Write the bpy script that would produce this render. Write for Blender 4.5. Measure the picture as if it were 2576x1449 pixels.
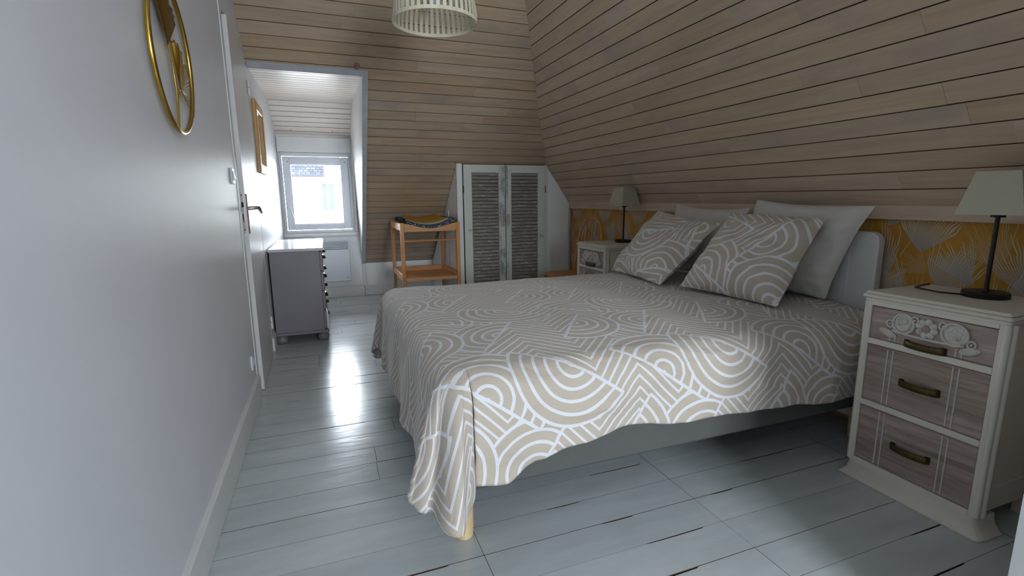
import bpy, bmesh, math, random
from mathutils import Vector, Matrix, noise
random.seed(7)
R = math.radians
S = bpy.context.scene
COL = S.collection
for o in list(bpy.data.objects): bpy.data.objects.remove(o)

# ------------------------------------------------------------------ camera
cam_data = bpy.data.cameras.new('camera'); cam = bpy.data.objects.new('camera', cam_data); COL.objects.link(cam)
YAW, PITCH, ROLL = 0.359291371, 0.180126362, -0.008725492
fw = Vector((math.sin(YAW)*math.cos(PITCH), math.cos(YAW)*math.cos(PITCH), -math.sin(PITCH)))
rt = Vector((math.cos(YAW), -math.sin(YAW), 0)); up = rt.cross(fw)
r2 = rt*math.cos(ROLL)+up*math.sin(ROLL); u2 = up*math.cos(ROLL)-rt*math.sin(ROLL)
M = Matrix((r2, u2, -fw)).transposed().to_4x4(); M.translation = (0, 0, 1.10)
cam.matrix_world = M
cam_data.sensor_width = 36; cam_data.lens = 1244.334/2576*36; cam_data.clip_start = 0.02; cam_data.clip_end = 300
S.camera = cam
# ------------------------------------------------------------------ sky, portals, exposure
w = bpy.data.worlds.new('overcast_sky'); S.world = w; w.use_nodes = True
bg = w.node_tree.nodes['Background']; bg.inputs['Color'].default_value = (0.83, 0.915, 1.0, 1); bg.inputs['Strength'].default_value = 34.0
def portal(name, loc, rot, sx, sy):
    l = bpy.data.lights.new(name, 'AREA'); l.shape = 'RECTANGLE'; l.size = sx; l.size_y = sy
    l.cycles.is_portal = True
    o = bpy.data.objects.new(name, l); COL.objects.link(o); o.location = loc; o.rotation_euler = rot
portal('dormer_daylight_portal', (-0.04, 6.06, 1.16), (R(-90), 0, 0), .74, .86)
portal('back_window_daylight_portal', (0.95, -2.46, 1.425), (R(90), 0, 0), 1.0, 1.25)
S.view_settings.view_transform = 'Standard'; S.view_settings.look = 'None'; S.view_settings.gamma = 1
S.view_settings.use_curve_mapping = False
S.view_settings.exposure = 0.38

# ------------------------------------------------------------------ mesh helpers (world coordinates)
class MB:
    def __init__(s): s.v = []; s.f = []; s.uv = None; s.sm = []
    def add(s, vs, fs, smooth=False):
        k = len(s.v); s.v += [Vector(p) for p in vs]; s.f += [tuple(i+k for i in f) for f in fs]; s.sm += [smooth]*len(fs); return s
    def box(s, x0, x1, y0, y1, z0, z1, b=0.0):
        if b <= 0:
            vs = [(x, y, z) for x in (x0, x1) for y in (y0, y1) for z in (z0, z1)]
            return s.add(vs, [(0,1,3,2),(4,6,7,5),(0,4,5,1),(2,3,7,6),(0,2,6,4),(1,5,7,3)])
        lo = (x0, y0, z0); hi = (x1, y1, z1); idx = {}; vs = []
        for c in [(i, j, k) for i in (0,1) for j in (0,1) for k in (0,1)]:
            for a in range(3):
                p = [(lo[q] if not c[q] else hi[q]) + (0 if q == a else (b if not c[q] else -b)) for q in range(3)]
                idx[c, a] = len(vs); vs.append(p)
        fs = []
        for a in range(3):
            p, q = (a+1) % 3, (a+2) % 3
            for v in (0, 1):
                r = []
                for (i, j) in ((0,0),(1,0),(1,1),(0,1)):
                    c = [0,0,0]; c[a] = v; c[p] = i; c[q] = j; r.append(idx[tuple(c), a])
                fs.append(tuple(r if v else r[::-1]))
            for i in (0, 1):
                for j in (0, 1):
                    c0 = [0,0,0]; c0[p] = i; c0[q] = j; c1 = list(c0); c1[a] = 1
                    c0, c1 = tuple(c0), tuple(c1)
                    r = [idx[c0, p], idx[c1, p], idx[c1, q], idx[c0, q]]
                    fs.append(tuple(r if i != j else r[::-1]))
        for c in [(i, j, k) for i in (0,1) for j in (0,1) for k in (0,1)]:
            r = [idx[c, 0], idx[c, 1], idx[c, 2]]
            fs.append(tuple(r if sum(c) % 2 else r[::-1]))
        return s.add(vs, fs)
    def prism(s, poly, off):           # planar polygon extruded by vector
        n = len(poly); off = Vector(off); P = [Vector(p) for p in poly]
        vs = P + [p+off for p in P]
        fs = [tuple(range(n))[::-1], tuple(range(n, 2*n))] + [(i, (i+1) % n, n+(i+1) % n, n+i) for i in range(n)]
        return s.add(vs, fs)
    def tube(s, pts, r, n=10, cap=True, closed=False, smooth=True, flat=1.0):
        P = [Vector(p) for p in pts]; m = len(P); vs = []; fs = []
        rr = r if isinstance(r, (list, tuple)) else [r]*m
        nrm = None
        for i in range(m):
            if closed: t = (P[(i+1) % m]-P[i-1])
            else: t = P[min(i+1, m-1)]-P[max(i-1, 0)]
            t.normalize()
            if nrm is None:
                a = Vector((0, 0, 1)) if abs(t.z) < .9 else Vector((1, 0, 0)); nrm = (a - t*a.dot(t)).normalized()
            else:
                q = nrm - t*nrm.dot(t); nrm = q.normalized()
            b = t.cross(nrm)
            for k in range(n):
                an = 2*math.pi*k/n
                vs.append(P[i]+(nrm*math.cos(an)*flat+b*math.sin(an))*rr[i])
        L = m if closed else m-1
        for i in range(L):
            for k in range(n):
                j = (i+1) % m
                fs.append((i*n+k, i*n+(k+1) % n, j*n+(k+1) % n, j*n+k))
        s.add(vs, fs, smooth)
        if cap and not closed:
            s.add(vs[:n], [tuple(range(n))[::-1]]); s.add(vs[-n:], [tuple(range(n))])
        return s
    def lathe(s, prof, c, n=24, axis='z', smooth=True, sx=1, sy=1):
        vs = []; fs = []; m = len(prof); c = Vector(c)
        for (r, h) in prof:
            for k in range(n):
                a = 2*math.pi*k/n; p = (r*math.cos(a)*sx, r*math.sin(a)*sy, h)
                if axis == 'x': p = (p[2], p[0], p[1])
                if axis == 'y': p = (p[1], p[2], p[0])
                vs.append(c+Vector(p))
        for i in range(m-1):
            for k in range(n): fs.append((i*n+k, i*n+(k+1) % n, (i+1)*n+(k+1) % n, (i+1)*n+k))
        s.add(vs, fs, smooth)
        s.add(vs[:n], [tuple(range(n))[::-1]]); s.add(vs[-n:], [tuple(range(n))])
        return s
    def ball(s, c, rx, ry, rz, n=12, m=8, rot=None):
        vs = []; fs = []; c = Vector(c)
        for i in range(m+1):
            th = math.pi*i/m
            for k in range(n):
                a = 2*math.pi*k/n; p = Vector((rx*math.sin(th)*math.cos(a), ry*math.sin(th)*math.sin(a), rz*math.cos(th)))
                if rot: p = rot @ p
                vs.append(c+p)
        for i in range(m):
            for k in range(n): fs.append((i*n+k, (i+1)*n+k, (i+1)*n+(k+1) % n, i*n+(k+1) % n))
        return s.add(vs, fs, True)
    def quadgrid(s, fn, nu, nv, smooth=True, uvs=None):
        k0 = len(s.v)
        vs = [fn(i/nu, j/nv) for i in range(nu+1) for j in range(nv+1)]
        fs = [(i*(nv+1)+j, (i+1)*(nv+1)+j, (i+1)*(nv+1)+j+1, i*(nv+1)+j+1) for i in range(nu) for j in range(nv)]
        return s.add(vs, fs, smooth)
    def mesh(s, name, origin=(0,0,0), weld=False, fix=True, uv=None):
        me = bpy.data.meshes.new(name); O = Vector(origin)
        me.from_pydata([tuple(p-O) for p in s.v], [], s.f)
        me.polygons.foreach_set('use_smooth', s.sm)
        if uv:
            L = me.uv_layers.new(name='UVMap')
            for lp in me.loops: L.data[lp.index].uv = uv[lp.vertex_index]
        if weld or fix:
            bm = bmesh.new(); bm.from_mesh(me)
            if weld: bmesh.ops.remove_doubles(bm, verts=bm.verts, dist=1e-5 if weld is True else weld)
            if fix: bmesh.ops.recalc_face_normals(bm, faces=bm.faces)
            bm.to_mesh(me); bm.free()
        if any(s.sm): me.set_sharp_from_angle(angle=R(40))
        me.update(); return me

def origin_of(p):
    o = Vector((0, 0, 0))
    while p is not None: o += p.location; p = p.parent
    return o
def part(name, mb, mat, parent=None, label=None, kind=None, **kw):
    o = bpy.data.objects.new(name, mb.mesh(name, origin_of(parent), **kw)); COL.objects.link(o)
    if mat: o.data.materials.append(mat)
    if parent is not None: o.parent = parent
    if label: o['label'] = label
    if kind: o['kind'] = kind
    return o
def tag(o, label, cat=None, group=None, kind=None):
    o['label'] = label
    if cat: o['category'] = cat
    if group: o['group'] = group
    if kind: o['kind'] = kind
    return o
def thing(name, loc, label, cat=None, group=None, kind=None):
    o = bpy.data.objects.new(name, None); COL.objects.link(o); o.location = loc; o.empty_display_size = .1
    return tag(o, label, cat, group, kind)
def solo(name, mb, mat, label, cat=None, loc=None, kind=None, group=None, **kw):   # one-mesh thing with its origin at loc
    loc = Vector(loc) if loc else Vector((0, 0, 0))
    o = bpy.data.objects.new(name, mb.mesh(name, loc, **kw)); COL.objects.link(o); o.location = loc
    o.data.materials.append(mat)
    return tag(o, label, cat, group, kind)
def copy_tree(o, parent=None):
    c = o.copy(); COL.objects.link(c); c.parent = parent
    for ch in list(o.children): copy_tree(ch, c)
    return c

# ------------------------------------------------------------------ material helpers
def lin(c):
    f = lambda v: v/12.92 if v <= .04045 else ((v+.055)/1.055)**2.4
    return tuple(f(v/255) for v in c[:3])+(1,)
class NT:
    def __init__(s, name):
        s.mat = bpy.data.materials.new(name); s.mat.use_nodes = True; s.t = s.mat.node_tree; s.n = s.t.nodes
        s.b = s.n['Principled BSDF']
    def link(s, a, b): s.t.links.new(a, b)
    def set(s, sock, v):
        if hasattr(v, 'is_output') or isinstance(v, bpy.types.NodeSocket): s.link(v, sock)
        else: sock.default_value = v
    def m(s, op, a, b=None, c=None, clamp=False):
        n = s.n.new('ShaderNodeMath'); n.operation = op; n.use_clamp = clamp
        for i, v in enumerate((a, b, c)):
            if v is not None: s.set(n.inputs[i], v)
        return n.outputs[0]
    def vm(s, op, a, b=None, c=None):
        n = s.n.new('ShaderNodeVectorMath'); n.operation = op
        for i, v in enumerate((a, b, c)):
            if v is not None: s.set(n.inputs[i], v)
        return n.outputs['Value'] if op in ('LENGTH', 'DOT_PRODUCT') else n.outputs['Vector']
    def mix(s, f, a, b):
        n = s.n.new('ShaderNodeMix'); n.data_type = 'RGBA'
        s.set(n.inputs[0], f); s.set(n.inputs[6], a); s.set(n.inputs[7], b); return n.outputs[2]
    def tc(s, out='Object'): return s.n.new('ShaderNodeTexCoord').outputs[out]
    def map(s, v, scale=(1,1,1), loc=(0,0,0), rot=(0,0,0)):
        n = s.n.new('ShaderNodeMapping'); s.set(n.inputs[0], v); n.inputs['Scale'].default_value = scale; n.inputs['Location'].default_value = loc
        n.inputs['Rotation'].default_value = rot
        return n.outputs[0]
    def noise(s, v, scale=5, detail=4, rough=.55, dist=0):
        n = s.n.new('ShaderNodeTexNoise'); s.set(n.inputs['Vector'], v); n.inputs['Scale'].default_value = scale
        n.inputs['Detail'].default_value = detail; n.inputs['Roughness'].default_value = rough; n.inputs['Distortion'].default_value = dist
        return n.outputs['Fac']
    def ramp(s, f, stops):
        n = s.n.new('ShaderNodeValToRGB'); s.set(n.inputs[0], f); e = n.color_ramp.elements
        while len(e) < len(stops): e.new(.5)
        for i, (p, c) in enumerate(stops): e[i].position = p; e[i].color = c if len(c) == 4 else lin(c)
        return n.outputs[0]
    def rand(s): return s.n.new('ShaderNodeObjectInfo').outputs['Random']
    def xyz(s, v):
        n = s.n.new('ShaderNodeSeparateXYZ'); s.set(n.inputs[0], v); return n.outputs
    def hsv(s, col, h=.5, sat=1.0, val=1.0):
        n = s.n.new('ShaderNodeHueSaturation'); s.set(n.inputs['Color'], col); s.set(n.inputs['Hue'], h); s.set(n.inputs['Saturation'], sat); s.set(n.inputs['Value'], val)
        return n.outputs[0]
    def bump(s, h, strength=.2, dist=.002):
        n = s.n.new('ShaderNodeBump'); s.set(n.inputs['Height'], h); n.inputs['Strength'].default_value = strength; n.inputs['Distance'].default_value = dist
        s.link(n.outputs[0], s.b.inputs['Normal'])
    def fin(s, col, rough=.5, metal=0, spec=.5, coat=0):
        s.set(s.b.inputs['Base Color'], col); s.set(s.b.inputs['Roughness'], rough); s.set(s.b.inputs['Metallic'], metal)
        s.b.inputs['Specular IOR Level'].default_value = spec
        if coat: s.b.inputs['Coat Weight'].default_value = coat
        return s.mat
def paint(name, c, rough=.5, var=.06, scale=6, bump=.05, bscale=60, spec=.5, metal=0, stretch=(1,1,1)):
    t = NT(name); o = t.map(t.tc(), stretch)
    n = t.noise(o, scale, 5); c = lin(c)
    lo = tuple(x*(1-var) for x in c[:3])+(1,); hi = tuple(min(1, x*(1+var)) for x in c[:3])+(1,)
    col = t.ramp(n, [(.3, lo), (.7, hi)])
    if bump: t.bump(t.noise(o, bscale, 3), bump, .003)
    return t.fin(col, rough, metal, spec)
def wood(name, dark, light, stretch, rough=.5, scale=1.0, var=.18, bump=.15, spots=None):
    t = NT(name); r = t.rand()
    v = t.vm('ADD', t.tc(), t.vm('SCALE', (7.3, 3.1, 5.7)))
    sc = t.n.new('ShaderNodeVectorMath'); sc.operation = 'SCALE'; sc.inputs[0].default_value = (17.3, 13.1, 15.7); t.link(r, sc.inputs['Scale'])
    v = t.vm('ADD', t.tc(), sc.outputs[0])
    g = t.noise(t.map(v, tuple(x*scale for x in stretch)), 1, 6, .62, .6)
    big = t.noise(t.map(v, tuple(x*scale*.16 for x in stretch)), 1, 2)
    f = t.m('ADD', t.m('MULTIPLY', g, .65), t.m('MULTIPLY', big, .35))
    col = t.ramp(f, [(.32, dark), (.62, light)])
    if spots:
        sp = t.m('MULTIPLY', t.ramp(t.noise(t.map(v, (spots[1],)*3), 1, 3), [(.55, (0,0,0,1)), (.68, (1,1,1,1))]), .6)
        col = t.mix(sp, col, lin(spots[0]))
    val = t.m('ADD', 1-var/2, t.m('MULTIPLY', r, var))
    hue = t.m('ADD', .498, t.m('MULTIPLY', t.m('FRACT', t.m('MULTIPLY', r, 7.7)), .005))
    col = t.hsv(col, hue, t.m('ADD', .92, t.m('MULTIPLY', t.m('FRACT', t.m('MULTIPLY', r, 31.0)), .16)), val)
    t.bump(g, bump, .002)
    return t.fin(col, rough)

# shared materials -------------------------------------------------
m_wall = paint('white_satin_wall_paint', (214, 213, 216), .42, .03, 3, .12, 35)
m_white = paint('white_wood_paint', (214, 214, 212), .42, .04, 9, .05, 90)
m_trim = paint('pale_grey_trim_paint', (178, 182, 186), .5, .1, 12, .08, 60)
m_knee = paint('white_kneewall_paint', (234, 235, 234), .5, .03, 5, .05)
m_far_plank = wood('limed_wood_plank_x', (162, 140, 116), (186, 164, 139), (2.2, 34, 34), .55, var=.08, spots=((152, 139, 128), 2.2))  # same wood as the right slope, darker tone stands in for dimmer light
m_right_plank = wood('limed_wood_plank_y', (184, 160, 134), (206, 184, 158), (34, 2.2, 34), .55, var=.08, spots=((172, 158, 148), 2.2))
m_dorm_plank = wood('sheen_lightened_limed_plank', (222, 206, 194), (238, 226, 216), (2.0, 30, 30), .28, var=.05)  # same limed wood, bright window sheen put into a lighter base colour
m_groove = paint('dark_groove_backing', (98, 76, 62), .9, .1, 8, 0)
m_brown_edge = paint('raw_wood_edge', (140, 112, 96), .7, .15, 20, .1)
m_floor = None

def floor_material():
    t = NT('grey_gloss_floor_paint'); v = t.tc(); r = t.rand()
    n = t.noise(t.map(v, (3, 14, 3)), 1, 5)
    c = t.ramp(n, [(.3, (180, 187, 188)), (.7, (195, 201, 202))])
    chips = t.ramp(t.noise(t.map(v, (5, 40, 5)), 1, 6, .7), [(.735, (0,0,0,1)), (.76, (1,1,1,1))])
    c = t.mix(t.m('MULTIPLY', chips, .55), c, lin((112, 98, 86)))
    c = t.hsv(c, .5, 1, t.m('ADD', .96, t.m('MULTIPLY', r, .08)))
    h = t.m('ADD', t.m('MULTIPLY', t.noise(t.map(v, (4, 22, 4)), 1, 4), .8), t.m('MULTIPLY', t.noise(t.map(v, (12, 90, 12)), 1, 3), .25))
    t.bump(h, .22, .005)
    ro = t.m('ADD', .15, t.m('MULTIPLY', t.noise(t.map(v, (3, 9, 3)), 1, 4), .12))
    return t.fin(c, ro, 0, .5)
m_floor = floor_material()

# ================================================================== THE SHELL
XL, XR, YF, YC = -0.415, 2.38, 5.896, 4.596
ZCEIL = 2.5
FS = 0.815            # far slope dz/dY
RS = 1.40             # right slope dz/dX
def farY(z): return YF-(z-.375)/FS
def rightX(z): return XR-(z-1.027)/RS

# floor ------------------------------------------------------------
fl = part('floor', MB().box(-.62, 2.75, -2.45, 6.1, -.10, -.0165), m_groove); tag(fl, 'grey painted floorboards worn at the seams', kind='structure')
Y0 = 1.0395-.1397*24; k = 0
while True:
    a = Y0+.1397*k; b = a+.1397
    if a > YF: break
    k += 1
    rr = random.Random(k*13)
    if a < 1.8: xs = [XL-.05, .395, 1.207, 2.02, 2.6]
    else:
        xs = [XL-.05]; x = XL+rr.uniform(.3, 1.3)
        while x < 2.3: xs.append(x); x += rr.uniform(.8, 1.5)
        xs.append(2.6)
    if b < -2.3: continue
    g = rr.choice([.0006, .0008, .0010, .0013, .0018])
    for i in range(len(xs)-1):
        dz = rr.uniform(-.0004, .0003)
        x0, x1, y0, y1 = xs[i]+.0008, xs[i+1]-.0008, a+g, min(b, YF+.02)-rr.choice([.0004,.0006,.0010])
        poly = [(x0, y0, -.018), (x1, y0, -.018), (x1, y1, -.018)]
        if rr.random() < .55 and x1-x0 > .35:        # an open, chipped stretch of seam
            n0 = rr.uniform(x0+.03, x1-.25); n1 = min(n0+rr.uniform(.08, .34), x1-.02); dp = rr.uniform(.0030, .0056)
            poly += [(n1, y1, -.018), (n1-.01, y1-dp*.8, -.018), ((n0+n1)/2, y1-dp, -.018), (n0+.015, y1-dp*.6, -.018), (n0, y1, -.018)]
        poly.append((x0, y1, -.018))
        fp = part('floor_plank', MB().prism(poly, (0, 0, .018+dz)), m_floor, fl); fp.data.materials.append(m_groove)
        for pg in fp.data.polygons[2:]: pg.material_index = 1

# far slope --------------------------------------------------------
dfar = Vector((0, -1, FS)).normalized(); nfar = Vector((0, -FS, -1)).normalized()      # up the slope, into the room
fs0 = Vector((0, YF, .375))
def fpt(x, s, h=0): return fs0+dfar*s+nfar*h+Vector((x, 0, 0))
smax = (ZCEIL-.375)/dfar.z
def s_of_z(z): return (z-.375)/dfar.z
OPX = .385; s_op = s_of_z(1.985)
wf = MB()
wf.prism([fpt(.392, -.05, -.012), fpt(2.5, -.05, -.012), fpt(2.5, smax+.1, -.012), fpt(.345, smax+.1, -.012)], -nfar*.10)
wf.prism([fpt(XL-.2, s_op, -.012), fpt(OPX+.001, s_op, -.012), fpt(OPX+.001, smax+.1, -.012), fpt(XL-.2, smax+.1, -.012)], -nfar*.10)
far = part('wall_far_slope', wf, m_groove); tag(far, 'sloping far wall clad in limed wooden planks', kind='structure')
def plank(a, b, c, d, n, th=.012, ch=.0010):
    # a-b lower edge, d-c upper edge; n towards the room
    a, b, c, d = map(Vector, (a, b, c, d)); e = (d-a).normalized()
    vs = [a, b, c, d]+[p+n*(th-ch) for p in (a, b, c, d)]+[a+n*th+e*ch, b+n*th+e*ch, c+n*th-e*ch, d+n*th-e*ch]
    return MB().add(vs, [(3,2,1,0),(0,1,5,4),(1,2,6,5),(2,3,7,6),(3,0,4,7),(4,5,9,8),(6,7,11,10),(8,9,10,11),(5,6,10,9),(7,4,8,11)])
def groove(o):
    o.data.materials.append(m_groove)
    for i in (1, 3, 5, 6): o.data.polygons[i].material_index = 1
    return o
def hip_far(s):      # X of the hip on the far slope at slope length s
    return rightX(.375+dfar.z*s)
PW = .0932; nrow = int(smax/PW)+1; s_start = 2.604-28*PW
for k in range(-1, nrow+1):
    s0 = s_start+PW*k+.0016; s1 = s_start+PW*(k+1)-.0016
    s0 = max(s0, 0.0); s1 = min(s1, smax+.06)
    if s1-s0 < .01: continue
    zm = .375+dfar.z*(s0+s1)/2; rr = random.Random(100+k)
    xl = XL-.01 if s0 > s_op-.01 else .400-.045*(s0/s_op)
    if zm < 1.425: re0 = re1 = 1.20
    else: re0, re1 = hip_far(s0), hip_far(s1)
    if s0 <= s_op-.01 < s1 and xl > 0:
        part('plank', plank(fpt(XL-.01, s_op, -.012), fpt(xl-.0003, s_op, -.012), fpt(xl-.0003, s1, -.012), fpt(XL-.01, s1, -.012), nfar, .012, .0010), m_far_plank, far); groove(COL.objects[-1])
    xs = [xl]; x = xl+rr.uniform(.35, 1.2)
    while x < min(re0, re1)-.25: xs.append(x); x += rr.uniform(.5, 1.3)
    for i in range(len(xs)):
        x0 = xs[i]+.0003
        last = i == len(xs)-1
        b0 = re0 if last else xs[i+1]-.0003; b1 = re1 if last else xs[i+1]-.0003
        j = rr.uniform(-.0008, .0006)
        part('plank', plank(fpt(x0, s0, -.012), fpt(b0, s0, -.012), fpt(b1, s1, -.012), fpt(x0, s1, -.012), nfar, .012+j, .0010), m_far_plank, far); groove(COL.objects[-1])

# right slope ------------------------------------------------------
dri = Vector((-1, 0, RS)).normalized(); nri = Vector((-RS, 0, -1)).normalized()
rs0 = Vector((XR, 0, 1.027))
def rpt(y, s, h=0): return rs0+dri*s+nri*h+Vector((0, y, 0))
rmax = (ZCEIL-1.027)/dri.z
wr = MB().prism([rpt(.35, -.06, -.012), rpt(6.0, -.06, -.012), rpt(6.0, rmax+.1, -.012), rpt(.35, rmax+.1, -.012)], -nri*.10)
right = part('wall_right_slope', wr, m_groove); tag(right, 'steep sloping side wall clad in limed wooden planks above the bed', kind='structure')
PR = .0893
for k in range(0, int(rmax/PR)+2):
    s0 = max(.116+PR*(k-1)+.0015, .0); s1 = min(.116+PR*k-.0015, rmax+.06)
    if s1-s0 < .01: continue
    z0, z1 = 1.027+dri.z*s0, 1.027+dri.z*s1; rr = random.Random(300+k)
    if (z0+z1)/2 < 1.425: e0 = e1 = YC
    else: e0, e1 = farY(z0), farY(z1)
    ys = [.48]; y = .48+rr.uniform(.5, 1.6)
    while y < min(e0, e1)-.3: ys.append(y); y += rr.uniform(.7, 1.7)
    for i in range(len(ys)):
        last = i == len(ys)-1; y0 = ys[i]+.0003
        b0 = e0 if last else ys[i+1]-.0003; b1 = e1 if last else ys[i+1]-.0003
        j = rr.uniform(-.0008, .0006)
        part('plank', plank(rpt(y0, s0, -.012), rpt(b0, s0, -.012), rpt(b1, s1, -.012), rpt(y0, s1, -.012), nri, .012+j), m_right_plank, right); groove(COL.objects[-1])

# ceiling ----------------------------------------------------------
ce = solo('ceiling', MB().box(-.62, 2.75, -2.45, 4.2, ZCEIL, ZCEIL+.1), m_white, 'flat white ceiling of the attic room', kind='structure')

# wallpapered knee wall -------------------------------------------
def wallpaper():
    t = NT('ochre_palm_wallpaper'); p = t.xyz(t.tc())
    n0 = t.noise(t.map(t.tc(), (4, 4, 4)), 1, 4)
    base = t.ramp(n0, [(.3, (168, 118, 30)), (.7, (194, 144, 50))])
    wob = t.m('MULTIPLY', t.m('SUBTRACT', t.noise(t.map(t.tc(), (9, 9, 9)), 1, 2), .5), .035)
    yy = t.m('ADD', p[1], wob); zz = t.m('ADD', p[2], wob)
    col = base
    TW, TH = .52, .53
    # thin pale stems
    for (cy, cz, ang, ln) in ((.10,.15,70,.3),(.40,.30,110,.34),(.25,.45,80,.3),(.47,.05,60,.25)):
        dy = t.m('WRAP', t.m('SUBTRACT', yy, cy), TW/2, -TW/2); dz = t.m('WRAP', t.m('SUBTRACT', zz, cz), TH/2, -TH/2)
        c, s = math.cos(R(ang)), math.sin(R(ang))
        u = t.m('ADD', t.m('MULTIPLY', dy, c), t.m('MULTIPLY', dz, s)); v = t.m('SUBTRACT', t.m('MULTIPLY', dz, c), t.m('MULTIPLY', dy, s))
        k = t.m('MULTIPLY', t.m('LESS_THAN', t.m('ABSOLUTE', v), .0016), t.m('MULTIPLY', t.m('GREATER_THAN', u, 0), t.m('LESS_THAN', u, ln*.7)))
        col = t.mix(t.m('MULTIPLY', k, .6), col, lin((214, 190, 140)))
    fans = [(.10,.04,95,.25,50,0),(.36,.02,80,.24,46,1),(.24,.17,110,.24,50,0),(.47,.20,75,.26,50,0),(.06,.29,70,.22,50,1),(.33,.33,100,.25,52,0),(.18,.44,85,.22,44,1),(.46,.43,115,.24,46,0),(.28,.24,30,.16,40,1),(.02,.15,140,.20,40,0),(.38,.12,55,.22,42,0),(.14,.22,60,.24,40,0)]
    for n_, (cy, cz, ang, L, half, kind) in enumerate(fans):
        dy = t.m('WRAP', t.m('SUBTRACT', yy, cy), TW/2, -TW/2); dz = t.m('WRAP', t.m('SUBTRACT', zz, cz), TH/2, -TH/2)
        c, s_ = math.cos(R(ang)), math.sin(R(ang))
        u = t.m('ADD', t.m('MULTIPLY', dy, c), t.m('MULTIPLY', dz, s_)); v = t.m('SUBTRACT', t.m('MULTIPLY', dz, c), t.m('MULTIPLY', dy, s_))
        # blades curve outwards along a short midrib
        r = t.m('SQRT', t.m('ADD', t.m('MULTIPLY', u, u), t.m('MULTIPLY', v, v)))
        th = t.m('ADD', t.m('ARCTAN2', v, u), t.m('MULTIPLY', t.m('MULTIPLY', v, r), 9.0))
        k = t.m('MULTIPLY', th, 13.0 if kind == 0 else 16.0)
        wn = t.n.new('ShaderNodeTexWhiteNoise'); wn.noise_dimensions = '1D'; t.link(t.m('ADD', t.m('FLOOR', k), n_*3.7), wn.inputs['W'])
        Rb = t.m('MULTIPLY', L, t.m('ADD', .55, t.m('MULTIPLY', wn.outputs['Value'], .45)))
        q = t.m('DIVIDE', r, Rb)
        wd = t.m('MULTIPLY', t.m('SUBTRACT', 1.0, t.m('POWER', q, 2.0)), .80 if kind == 0 else .62)
        bl = t.m('LESS_THAN', t.m('ABSOLUTE', t.m('SUBTRACT', t.m('MULTIPLY', t.m('FRACT', k), 2), 1)), wd)
        ins = t.m('MULTIPLY', t.m('LESS_THAN', t.m('ABSOLUTE', th), R(half)), t.m('LESS_THAN', q, 1.0))
        lc = t.ramp(q, [(0, (150, 156, 160)), (1, (206, 206, 200))]) if kind == 0 else t.ramp(q, [(0, (178, 156, 118)), (1, (208, 196, 172))])
        col = t.mix(t.m('MULTIPLY', t.m('MULTIPLY', bl, ins), .9 if kind == 0 else .7), col, lc)
    return t.fin(col, .75)
m_paper = wallpaper()
wrk = solo('wall_right', MB().box(XR+.006, XR+.12, .3, 6.05, -.05, 1.06), m_paper, 'low side wall papered in ochre palm fronds behind the bed', kind='structure')
solo('trim_1', MB().prism([(2.360, .50, .992), (2.392, .50, .992), (2.392, .50, 1.04), (2.380, .50, 1.03), (2.362, .50, 1.056)], (0, YC-.50, 0)), m_right_plank, 'slim wooden batten between the palm wallpaper and the planks', kind='structure')

# left wall --------------------------------------------------------
wl = MB().box(XL-.2, XL, -2.45, 3.06, -.05, ZCEIL).box(XL-.2, XL, 3.885, 6.05, -.05, ZCEIL).box(XL-.2, XL, 3.06, 3.885, 2.055, ZCEIL).box(XL-.25, XL-.06, 3.0, 3.95, -.05, 2.1)
solo('wall_left', wl, m_wall, 'smooth white wall with a satin sheen carrying the round brass ornament', kind='structure')
bb = MB().box(XL-.005, XL+.018, -2.3, 2.985, 0, .135, .004)
solo('baseboard_left', bb, m_white, 'white baseboard along the satin wall before the panel door', kind='structure')
solo('baseboard_left_dormer', MB().box(XL-.005, XL+.012, 3.90, YF, 0, .10, .004), m_white, 'white baseboard behind the grey dresser', kind='structure')
solo('trim_2', MB().box(XL-.01, XL+.004, 2.985, 3.045, 0.0, 2.095, .001).box(XL-.01, XL+.004, 3.045, 3.90, 2.053, 2.093, .001), m_white, 'narrow white casing around the door', kind='structure')

# far (dormer) wall with window opening ----------------------------
WX0, WX1, WZ0, WZ1 = -.40, .318, .742, 1.585
wfar = MB().box(XL-.2, WX0, YF, YF+.16, -.05, 2.2).box(WX1, 2.6, YF, YF+.16, -.05, .40).box(WX1, OPX+.1, YF, YF+.16, .40, 2.2).box(WX0, WX1, YF, YF+.16, -.05, WZ0).box(WX0, WX1, YF, YF+.16, WZ1, 2.2)
solo('wall_far', wfar, m_knee, 'white wall around the dormer window and low wall under the planked slope', kind='structure')
solo('baseboard_far', MB().box(XL, OPX, YF-.022, YF+.01, 0, .125, .004).box(OPX+.002, 1.20, YF-.018, YF+.01, 0, .115, .004), m_white, 'white baseboard below the dormer window and the planked slope', kind='structure')
# right cheek of the dormer
def cx_(z): return .378-.045*(z-.375)/1.63
ck = MB().prism([(cx_(z), y, z) for y, z in ((farY(2.05)+.02, 2.05), (5.36, 2.10), (5.98, 1.80), (5.98, .30), (YF+.05, .345))], (.12, 0, 0))
solo('wall_dormer_cheek', ck, m_white, 'white cheek of the dormer beside the window', kind='structure')
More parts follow.
